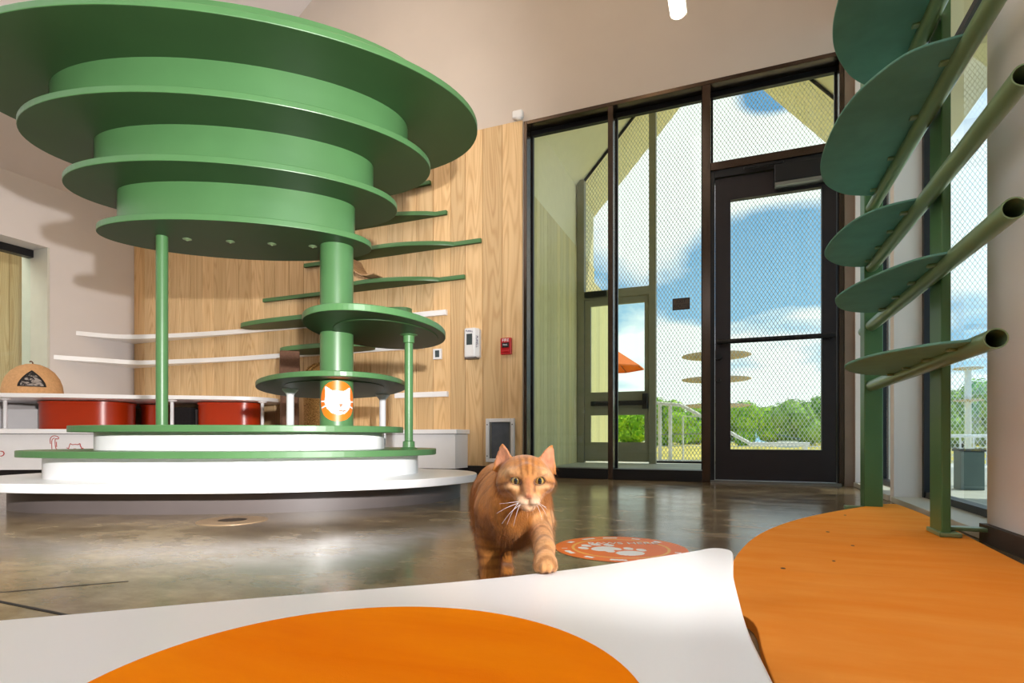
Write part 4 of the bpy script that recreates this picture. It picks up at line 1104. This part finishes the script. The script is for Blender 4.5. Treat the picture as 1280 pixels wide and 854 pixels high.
    for p in cor:
        for q in cor:
            if sum(abs(i - j) for i, j in zip(p, q)) == 1 and p < q:
                d0 = D[I[:, 0] + p[0], I[:, 1] + p[1], I[:, 2] + p[2]]; d1 = D[I[:, 0] + q[0], I[:, 1] + q[1], I[:, 2] + q[2]]
                m_ = (d0 < 0) != (d1 < 0)
                t = np.where(m_, d0 / np.where(m_, d0 - d1, 1), 0)
                P = np.array(p) + t[:, None] * (np.array(q) - np.array(p))
                acc[m_] += P[m_]; wt[m_] += 1
    V = lo + h * (I + acc / wt[:, None])
    faces = []
    for ax in range(3):
        o1, o2 = (ax + 1) % 3, (ax + 2) % 3
        sl0 = [slice(None)] * 3; sl1 = [slice(None)] * 3
        sl0[ax] = slice(0, -1); sl1[ax] = slice(1, None)
        a0, a1 = s[tuple(sl0)], s[tuple(sl1)]
        E_ = np.argwhere(a0 != a1)
        E_ = E_[(E_[:, o1] > 0) & (E_[:, o2] > 0) & (E_[:, o1] < n_[o1] - 1) & (E_[:, o2] < n_[o2] - 1)]
        def at(d1, d2):
            q = E_.copy(); q[:, o1] -= d1; q[:, o2] -= d2
            return idx[q[:, 0], q[:, 1], q[:, 2]]
        quad = np.stack([at(1, 1), at(0, 1), at(0, 0), at(1, 0)], 1)
        flip = ~a0[E_[:, 0], E_[:, 1], E_[:, 2]]
        quad[flip] = quad[flip][:, ::-1]
        faces.append(quad)
    F_ = np.concatenate(faces); F_ = F_[(F_ >= 0).all(1)]
    return V, F_
catV, catF = sdf_cat()
# light smoothing, ears and toes stay crisp
nb = np.concatenate([catF[:, [0, 1]], catF[:, [1, 2]], catF[:, [2, 3]], catF[:, [3, 0]]])
for it in range(3):
    acc = np.zeros_like(catV); ct_n = np.zeros(len(catV))
    for a_, b_ in ((0, 1), (1, 0)):
        np.add.at(acc, nb[:, a_], catV[nb[:, b_]]); np.add.at(ct_n, nb[:, a_], 1)
    lam = 0.5 if it != 1 else -0.30
    catV = catV + lam * (acc / ct_n[:, None] - catV)
# coat colours: a shape of its own, measured on the body
def coat(V):
    x, y, z = V[:, 0], V[:, 1], V[:, 2]
    def ss(a, b, v): t = np.clip((v - a) / (b - a), 0, 1); return t * t * (3 - 2 * t)
    def blob(c, r): return np.exp(-(((x - c[0]) / r[0]) ** 2 + ((y - c[1]) / r[1]) ** 2 + ((z - c[2]) / r[2]) ** 2))
    nz_ = np.array([mnoise.noise(Vector(v) * 55) for v in V]); nf = np.array([mnoise.noise(Vector((v[0] * 260, v[1] * 260, v[2] * 120))) for v in V])
    n2 = np.array([mnoise.noise(Vector(v) * 22) for v in V])
    base = np.array(srgb(188, 120, 52)[:3]); dark = np.array(srgb(116, 64, 22)[:3]); pale = np.array(srgb(228, 186, 138)[:3]); white = np.array(srgb(244, 224, 200)[:3]); pink = np.array(srgb(206, 146, 118)[:3]); nose = np.array(srgb(158, 78, 58)[:3]); rim = np.array(srgb(70, 38, 24)[:3])
    col = np.tile(base, (len(V), 1))
    def over(c, m): col[:] = col * (1 - m[:, None]) + c * m[:, None]
    # flank and back stripes run down the sides
    head = ss(1.0, 0.965, y) * ss(0.195, 0.215, z)
    body = 1 - head
    st = np.sin(y * 120 + n2 * 5 + (z - 0.2) * 20); over(dark, body * ss(0.15, 0.9, st) * 0.38 * ss(0.12, 0.16, z))
    leg = ss(0.185, 0.160, z) * ss(0.985, 1.03, y)
    over(dark, leg * ss(0.2, 0.8, np.sin(z * 330 + n2 * 3)) * 0.55)
    arm = ss(0.03, 0.04, x) * ss(1.03, 1.0, y) * ss(0.20, 0.185, z)
    over(pale, arm * 0.35); over(dark, arm * ss(0.25, 0.8, np.sin(y * 330 - z * 200 + n2 * 3)) * 0.5)
    over(dark, blob((-0.02, 1.03, 0.15), (0.035, 0.06, 0.035)) * 0.35)
    # face
    dx = x - 0.0255 - (z - 0.25) * -0.06; ad = np.abs(dx)
    front = head * ss(0.985, 0.955, y)
    over(pale, front * blob((0.0255, 0.90, 0.225), (0.036, 0.06, 0.020)) * 0.45)
    for s in (-1, 1):
        over(pale, front * blob((0.0255 + s * 0.028, 0.93, 0.262), (0.020, 0.04, 0.009)) * 0.85)
        over(pale, front * blob((0.0255 + s * 0.024, 0.91, 0.2400), (0.015, 0.03, 0.0045)) * 0.85)
        over(white, front * blob((0.0262 + s * 0.0100, 0.89, 0.2175), (0.011, 0.02, 0.008)) * 0.6)
        # dark bands sweep back from the eye and across the cheek
        zz0 = 0.2475 - (s * dx - 0.030) * 0.35; over(dark, front * np.exp(-((z - zz0) / 0.0026) ** 2) * ss(0.026, 0.033, s * dx) * 0.9)
        zz1 = 0.2345 - (s * dx - 0.030) * 0.25; over(dark, front * np.exp(-((z - zz1) / 0.0042) ** 2) * ss(0.020, 0.030, s * dx) * 0.85)
        over(dark, front * np.exp(-((s * dx - 0.0105 - (z - 0.238) * 0.12) / 0.0026) ** 2) * ss(0.229, 0.236, z) * ss(0.253, 0.247, z) * 0.8)
        ex, ez = x - 0.0255 - s * 0.0195, z - 0.2490; er = s * 0.20
        ex, ez = ex * math.cos(er) + ez * math.sin(er), -ex * math.sin(er) + ez * math.cos(er)
        over(rim, front * np.exp(-((np.sqrt((ex / 0.0098) ** 2 + (ez / 0.0056) ** 2) - 1) / 0.17) ** 2) * ss(0.930, 0.918, y) * 0.9)
    over(white, front * blob((0.0262, 0.90, 0.2060), (0.012, 0.02, 0.006)) * 0.7)
    fore = front * ss(0.2570, 0.262, z) * ss(0.300, 0.284, z)
    mk = np.sin(ad * 640 + 1.9 + n2 * 1.6 - (z - 0.26) * 60)
    over(dark, fore * ss(-0.1, 0.7, mk + 0.5 * nf) * ss(0.024, 0.015, ad) * 0.65)
    over(np.array(srgb(176, 112, 78)[:3]), front * np.exp(-(dx / 0.0060) ** 2) * ss(0.228, 0.236, z) * ss(0.262, 0.250, z) * 0.75)
    over(nose, front * blob((0.0263, 0.884, 0.2272), (0.0066, 0.006, 0.0042)) * 1.0)
    over(rim, front * blob((0.0263, 0.884, 0.2232), (0.0042, 0.006, 0.0014)) * 0.75)
    over(rim, front * np.exp(-((z - 0.2128 - ad * 0.12) / 0.0011) ** 2) * ss(0.015, 0.011, ad) * ss(0.912, 0.902, y) * 0.55)
    # inside of the ears
    for b, t, s in (((-0.0120, 0.962, 0.266), (-0.0195, 0.956, 0.3090), -1), ((0.0545, 0.962, 0.264), (0.0710, 0.956, 0.3065), 1)):
        b = np.array(b); t = np.array(t); u = t - b; tt = ((V - b) @ u) / (u @ u); q = np.linalg.norm(V - b - np.clip(tt, 0, 1)[:, None] * u, axis=1)
        over(pink, ss(0.05, 0.25, tt) * ss(0.97, 0.8, tt) * ss(0.0215, 0.014, q / np.sqrt(np.clip(1.05 - tt, 0.05, 1))) * 0.75)
    over(rim, front * blob((-0.0150, 0.955, 0.268), (0.008, 0.02, 0.007)) * 0.6); over(rim, front * blob((0.0590, 0.955, 0.266), (0.007, 0.02, 0.006)) * 0.45)  # shade at the base of the ear cups, painted into the coat
    col *= (1 + 0.16 * nz_ + 0.26 * nf)[:, None]
    return np.clip(col, 0.004, 1)
catC = coat(catV)
ang_c = math.cos(TH), math.sin(TH)
O_ = C(-0.01, 1.10)
W3 = np.stack([catV[:, 0] * CS - catV[:, 1] * SN - O_.x, catV[:, 0] * SN + catV[:, 1] * CS - O_.y, catV[:, 2]], 1)
me = bpy.data.meshes.new('orange_cat')
me.from_pydata(W3.tolist(), [], catF.tolist())
at_ = me.color_attributes.new('coat', 'BYTE_COLOR', 'CORNER')
li = np.zeros(len(me.loops), np.int32); me.loops.foreach_get('vertex_index', li)
at_.data.foreach_set('color', np.concatenate([catC, np.ones((len(catC), 1))], 1)[li].astype(np.float32).ravel())
for p in me.polygons: p.use_smooth = True
n = NT('tabby_fur'); o = n.obj()
a_ = n.n('ShaderNodeVertexColor'); a_.layer_name = 'coat'
hv = n.noise(n.scaled(o, 420, 420, 150), 1, 3, 0.6)
M['fur'] = n.bsdf(a_.outputs['Color'], 0.85, normal=n.bump(hv, 0.55, 0.0025), spec=0.2, sheen=0.25)
me.materials.append(M['fur'])
cat = bpy.data.objects.new('orange_cat', me); COL.objects.link(cat); cat.location = O_
tag(cat, 'orange tabby cat stepping one paw on to the low white platform, looking ahead', 'cat')
# fur: short hairs on the coat
vg = cat.vertex_groups.new(name='fur_length')
yy_, zz_, xx_ = catV[:, 1], catV[:, 2], catV[:, 0]
wgt = np.ones(len(catV)); wgt[(yy_ < 0.94) & (zz_ > 0.205)] = 0.35
wgt[(zz_ > 0.272) & (yy_ < 0.99)] = 0.38
for s in (-1, 1):
    wgt[(np.sqrt((xx_ - 0.0255 - s * 0.0195) ** 2 + (zz_ - 0.249) ** 2) < 0.011) & (yy_ < 0.93)] = 0.0
wgt[(np.abs(xx_ - 0.0263) < 0.008) & (np.abs(zz_ - 0.226) < 0.006) & (yy_ < 0.895)] = 0.0
wgt[(yy_ < 0.95) & (zz_ < 0.15)] = 0.4
for lv in (0.0, 0.35, 0.38, 0.4, 1.0):
    ids = np.where(wgt == lv)[0].tolist()
    if ids and lv > 0: vg.add(ids, lv, 'REPLACE')
# eyes
n = NT('cat_eye'); o = n.obj()
sp = n.n('ShaderNodeSeparateXYZ'); n.set(sp.inputs[0], o)
def nd(kx, kz):
    return n.math('SQRT', n.math('ADD', n.math('POWER', n.math('MULTIPLY', sp.outputs[0], 1 / kx), 2.0), n.math('POWER', n.math('MULTIPLY', sp.outputs[2], 1 / kz), 2.0)))
iris = n.ramp(nd(0.0078, 0.0078), [(0.25, srgb(198, 178, 104)), (0.75, srgb(160, 126, 60)), (0.93, srgb(60, 40, 18)), (1.0, srgb(26, 18, 12))])
pupil = n.ramp(nd(0.0034, 0.0058), [(0.90, (1, 1, 1, 1)), (1.0, (0, 0, 0, 1))])
M['eye'] = n.bsdf(n.mix(pupil, iris, (0.006, 0.005, 0.005, 1)), 0.06, coat=1.0)
for s in (-1, 1):
    bm = bmesh.new(); bmesh.ops.create_uvsphere(bm, u_segments=32, v_segments=20, radius=0.0092); smooth(bm)
    me = bpy.data.meshes.new('eye'); bm.to_mesh(me); bm.free(); me.materials.append(M['eye'])
    e = bpy.data.objects.new('eye', me); COL.objects.link(e); e.parent = cat
    e.location = C(0.0255 + s * 0.0195, 0.9155, 0.2490) - O_
    e.rotation_euler = (0, 0, TH)
    e['label'] = 'yellow eye'
# whiskers
WH = [(-0.034, -0.003), (-0.036, -0.016), (-0.030, -0.030), (-0.020, -0.036), (-0.012, -0.036), (0.014, -0.004), (0.017, -0.012), (0.014, -0.020), (0.009, -0.024)]
for q, (wx, wz) in enumerate(WH):
    s = -1 if wx < 0 else 1
    a0 = Vector((0.0262 + s * (0.012 + 0.0022 * (q % 2)), 0.8880, 0.2190 - 0.0022 * (q % 3)))
    P = spline([a0, a0 + Vector((wx * 0.55, -0.012, wz * 0.40)), a0 + Vector((wx, -0.010, wz))], False, 6)
    bm = bmesh.new(); tube(bm, [C(p.x, p.y, p.z) for p in P], [0.00032 * (1 - 0.7 * i / len(P)) for i in range(len(P))], 5)
    put('whisker', bm, M['white_vinyl'], cat)
ps = cat.modifiers.new('fur', 'PARTICLE_SYSTEM')
st = cat.particle_systems[0].settings
st.type = 'HAIR'; st.count = 26000; st.hair_length = 0.0095; st.hair_step = 4
st.use_advanced_hair = True
st.emit_from = 'FACE'; st.use_modifier_stack = False
st.normal_factor = 0.0015; st.factor_random = 0.0008
fv = C(0, 1) - Vector((0, 0, 0))
st.object_align_factor = (fv.x * 0.0030, fv.y * 0.0030, -0.0026)
st.root_radius = 0.16; st.tip_radius = 0.02; st.radius_scale = 0.002
cat.particle_systems[0].vertex_group_length = 'fur_length'

# ================================================================== outdoors
struct('ground', BX(-80, 80, 9.2, 120, -1.2, -0.6), M['grass'])
bm = bmesh.new(); box(bm, -4.5, 4.2, 7.35, 9.2, -0.3, -0.03); box(bm, 3.2, 6.0, -2, 9.2, -0.3, -0.03)
struct('terrace', bm, plain('pale_terrace', srgb(224, 218, 206), 0.7, var=0.04))
struct('path', BX(-60, 60, 60, 63, -0.6, -0.55), plain('pale_gravel', srgb(226, 220, 206), 0.9))
# handrail beyond the mesh
hr = empty('handrail', (-0.5, 8.3, -0.03), 'white metal stair handrail beyond the porch mesh', 'railing')
put('top_rail', TB(spline([(-1.15, 8.3, 0.83), (-0.92, 8.3, 0.80), (-0.80, 8.3, 0.79), (-0.62, 8.3, 0.72), (0.14, 8.3, 0.26), (0.24, 8.3, 0.235), (0.9, 8.3, 0.235)], False, 6), 0.024, 12), M['white_rail'], hr)
for xx, zt in ((-1.02, 0.81), (-0.875, 0.79), (-0.1, 0.41), (0.85, 0.235)):
    put('rail_post', TB([(xx, 8.3, -0.03), (xx, 8.3, zt)], 0.026, 12), M['white_rail'], hr)
put('mid_rail', TB([(-1.15, 8.3, 0.36), (-0.1, 8.3, 0.38)], 0.008, 8), M['grey_metal'], hr)
put('side_hoop', TB([(-0.7, 8.3, -0.03), (-0.7, 8.3, 0.62), (-0.45, 8.3, 0.62)], 0.012, 8), M['white_rail'], hr)
hr2 = empty('handrail', (4.0, 8.9, -0.03), 'white railing of thin bars seen through the right windows', 'railing')
for q in range(26): put('rail_bar', TB([(2.0 + q * 0.14, 8.9, -0.03), (2.0 + q * 0.14, 8.9, 0.34)], 0.012, 8), M['white_rail'], hr2)
put('top_rail', TB([(2.0, 8.9, 0.34), (5.6, 8.9, 0.34)], 0.022, 8), M['white_rail'], hr2)
# outdoor mushroom perches
def perch_tower(px_, zz, hts, rad, label):
    p = C((px_ - 640) / 700 * zz, zz)
    t = empty('perch_tower', (p.x, p.y, -0.03), label, 'perch', 'outdoor perch towers')
    put('pole', LT(p.x, p.y, [(0.05, -0.03), (0.05, max(hts) + 0.02)], seg=16), M['white_rail'], t, smooth_angle=40)
    for h in hts: put('round_perch', LT(p.x, p.y, [(rad * 0.2, h - 0.03), (rad * 0.95, h - 0.008), (rad, h), (rad, h + 0.012), (rad * 0.9, h + 0.018)], seg=40), M['tan_board'], t, smooth_angle=40)
perch_tower(895, 8.55, (1.56, 1.20, 0.80), 0.50, 'outdoor tower of three round tan perches behind the door stile')
perch_tower(1210, 10.0, (1.55, 0.98), 0.22, 'slim white outdoor perch pole seen through the right window')
# orange parasol
p = C((757 - 640) / 700 * 12.5, 12.5)
um = empty('parasol', (p.x, p.y, -0.6), 'orange parasol seen through the porch door', 'parasol')
bm = bmesh.new(); apex = bm.verts.new((p.x, p.y, 2.42)); rim = [bm.verts.new((p.x + 0.86 * math.cos(2 * PI * i / 8 + 0.4), p.y + 0.86 * math.sin(2 * PI * i / 8 + 0.4), 1.86)) for i in range(8)]
rim2 = [bm.verts.new((v.co.x, v.co.y, 1.83)) for v in rim]
for i in range(8):
    bm.faces.new((apex, rim[i], rim[(i + 1) % 8])); bm.faces.new((rim[i], rim2[i], rim2[(i + 1) % 8], rim[(i + 1) % 8]))
put('canopy', bm, M['orange_canvas'], um)
put('pole', LT(p.x, p.y, [(0.025, -0.6), (0.025, 2.4)], seg=12), M['white_rail'], um)
bm = bmesh.new()
for i in range(8): put('rib', TB([(p.x, p.y, 2.38), ((p.x + 0.84 * math.cos(2 * PI * i / 8 + 0.4), p.y + 0.84 * math.sin(2 * PI * i / 8 + 0.4), 1.845))], 0.008, 6), M['trunk'], um)
# grey planter box outside the right window
p = C((1211 - 640) / 700 * 3.45, 3.45)
pb = empty('planter_box', (p.x, p.y, 0), 'narrow grey box on the deck outside the near right window', 'box')
put('box_body', BX(p.x - 0.06, p.x + 0.06, p.y - 0.06, p.y + 0.06, 0.0, 0.235), plain('grey_box', srgb(96, 112, 108), 0.6), pb, bevel=0.004)
put('box_rim', BX(p.x - 0.066, p.x + 0.066, p.y - 0.066, p.y + 0.066, 0.235, 0.25), M['black'], pb)
# small far building
p = C((984 - 640) / 700 * 52, 52)
sh = empty('shed', (p.x, p.y, -0.6), 'small far shed with a blue grey roof in front of the trees', 'shed')
put('shed_wall', BX(p.x - 0.8, p.x + 0.8, p.y - 0.6, p.y + 0.6, -0.6, 0.0), M['white_rail'], sh)
bm = bmesh.new(); slab(bm, p.x - 1.0, 0.62, p.x + 1.05, 0.12, p.y - 0.8, p.y + 0.8, 0.07); put('shed_roof', bm, M['roof_blue'], sh)
# trees
def foliage_mesh(seed, w, h, nq, size):
    rr = random.Random(seed); bm = bmesh.new(); blobs = []
    for i in range(16):
        a_ = rr.uniform(0, 2 * PI); d = rr.uniform(0, 0.62) * w / 2
        zc = h * rr.uniform(0.22, 0.80); blobs.append((Vector((d * math.cos(a_), d * math.sin(a_), zc)), rr.uniform(0.20, 0.34) * min(w, h)))
    for i in range(nq):
        c0, r0 = rr.choice(blobs)
        d = Vector((rr.gauss(0, 1), rr.gauss(0, 1), rr.gauss(0, 1))).normalized()
        p_ = c0 + d * r0 * rr.uniform(0.8, 1.05)
        if p_.z < 0.05: p_.z = 0.05 + rr.random() * 0.3
        u = d.cross(Vector((rr.gauss(0, 1), rr.gauss(0, 1), rr.gauss(0, 1)))).normalized(); v = d.cross(u)
        tl_ = d * rr.uniform(-0.5, 0.5); s = size * rr.uniform(0.6, 1.3)
        q = [p_ + (-u - v * 0.5) * s, p_ + (u - v * 0.5 + tl_) * s, p_ + (u * 0.4 + v) * s, p_ + (-u * 0.6 + v * 0.8 + tl_ * 0.4) * s]
        bm.faces.new([bm.verts.new(x_) for x_ in q])
    for c0, r0 in blobs: bmesh.ops.create_icosphere(bm, subdivisions=2, radius=r0 * 0.86, matrix=Matrix.Translation(c0))
    me = bpy.data.meshes.new('foliage'); bm.to_mesh(me); bm.free(); return me
FOL = [foliage_mesh(11, 8.0, 5.2, 5200, 0.17), foliage_mesh(12, 7.0, 4.6, 5200, 0.16), foliage_mesh(13, 9.0, 5.6, 5600, 0.18)]
bm = bmesh.new(); tube(bm, [(0, 0, 0), (0.1, 0, 1.2), (0.2, 0.1, 2.6)], [0.28, 0.22, 0.12], 10); TRM = bpy.data.meshes.new('trunk'); bm.to_mesh(TRM); bm.free(); TRM.materials.append(M['trunk'])
for i, me in enumerate(FOL): me.materials.append(M['leaf_a'] if i != 2 else M['leaf_b'])
TREES = [(745, 58, 0, 0.85, 'bushy tree behind the hinge side of the porch door'), (787, 74, 1, 1.15, 'pale bushy tree seen through the porch door pane'),
 (832, 60, 0, 0.92, 'bright green tree behind the white handrail posts'), (872, 76, 1, 1.25, 'bright green tree just left of the black door stile'), (925, 60, 0, 0.86, 'bright green tree at the left edge of the door pane'),
 (962, 78, 1, 1.22, 'bright green tree left of the far shed'), (1004, 62, 2, 0.95, 'broad duller green tree right of the far shed'), (1050, 76, 2, 1.05, 'dull green tree behind the right stile of the door'),
 (1100, 52, 1, 1.0, 'tall green tree seen through the far right window'), (1150, 66, 2, 1.15, 'green tree hidden mostly by the window pier'), (1205, 48, 2, 0.92, 'tall green tree at the left of the near right window'), (1236, 68, 0, 1.45, 'tall green tree at the right of the near right window')]
for i, (px_, zz, v, s, lab) in enumerate(TREES):
    p = C((px_ - 640) / 700 * zz, zz)
    t = empty('leafy_tree', (p.x, p.y, -0.6), lab, 'tree', 'trees beyond the field')
    t.scale = (s, s, s); t.rotation_euler = (0, 0, i * 1.3)
    for nm, me in (('foliage', FOL[v]), ('trunk', TRM)):
        o = bpy.data.objects.new(nm, me); COL.objects.link(o); o.parent = t
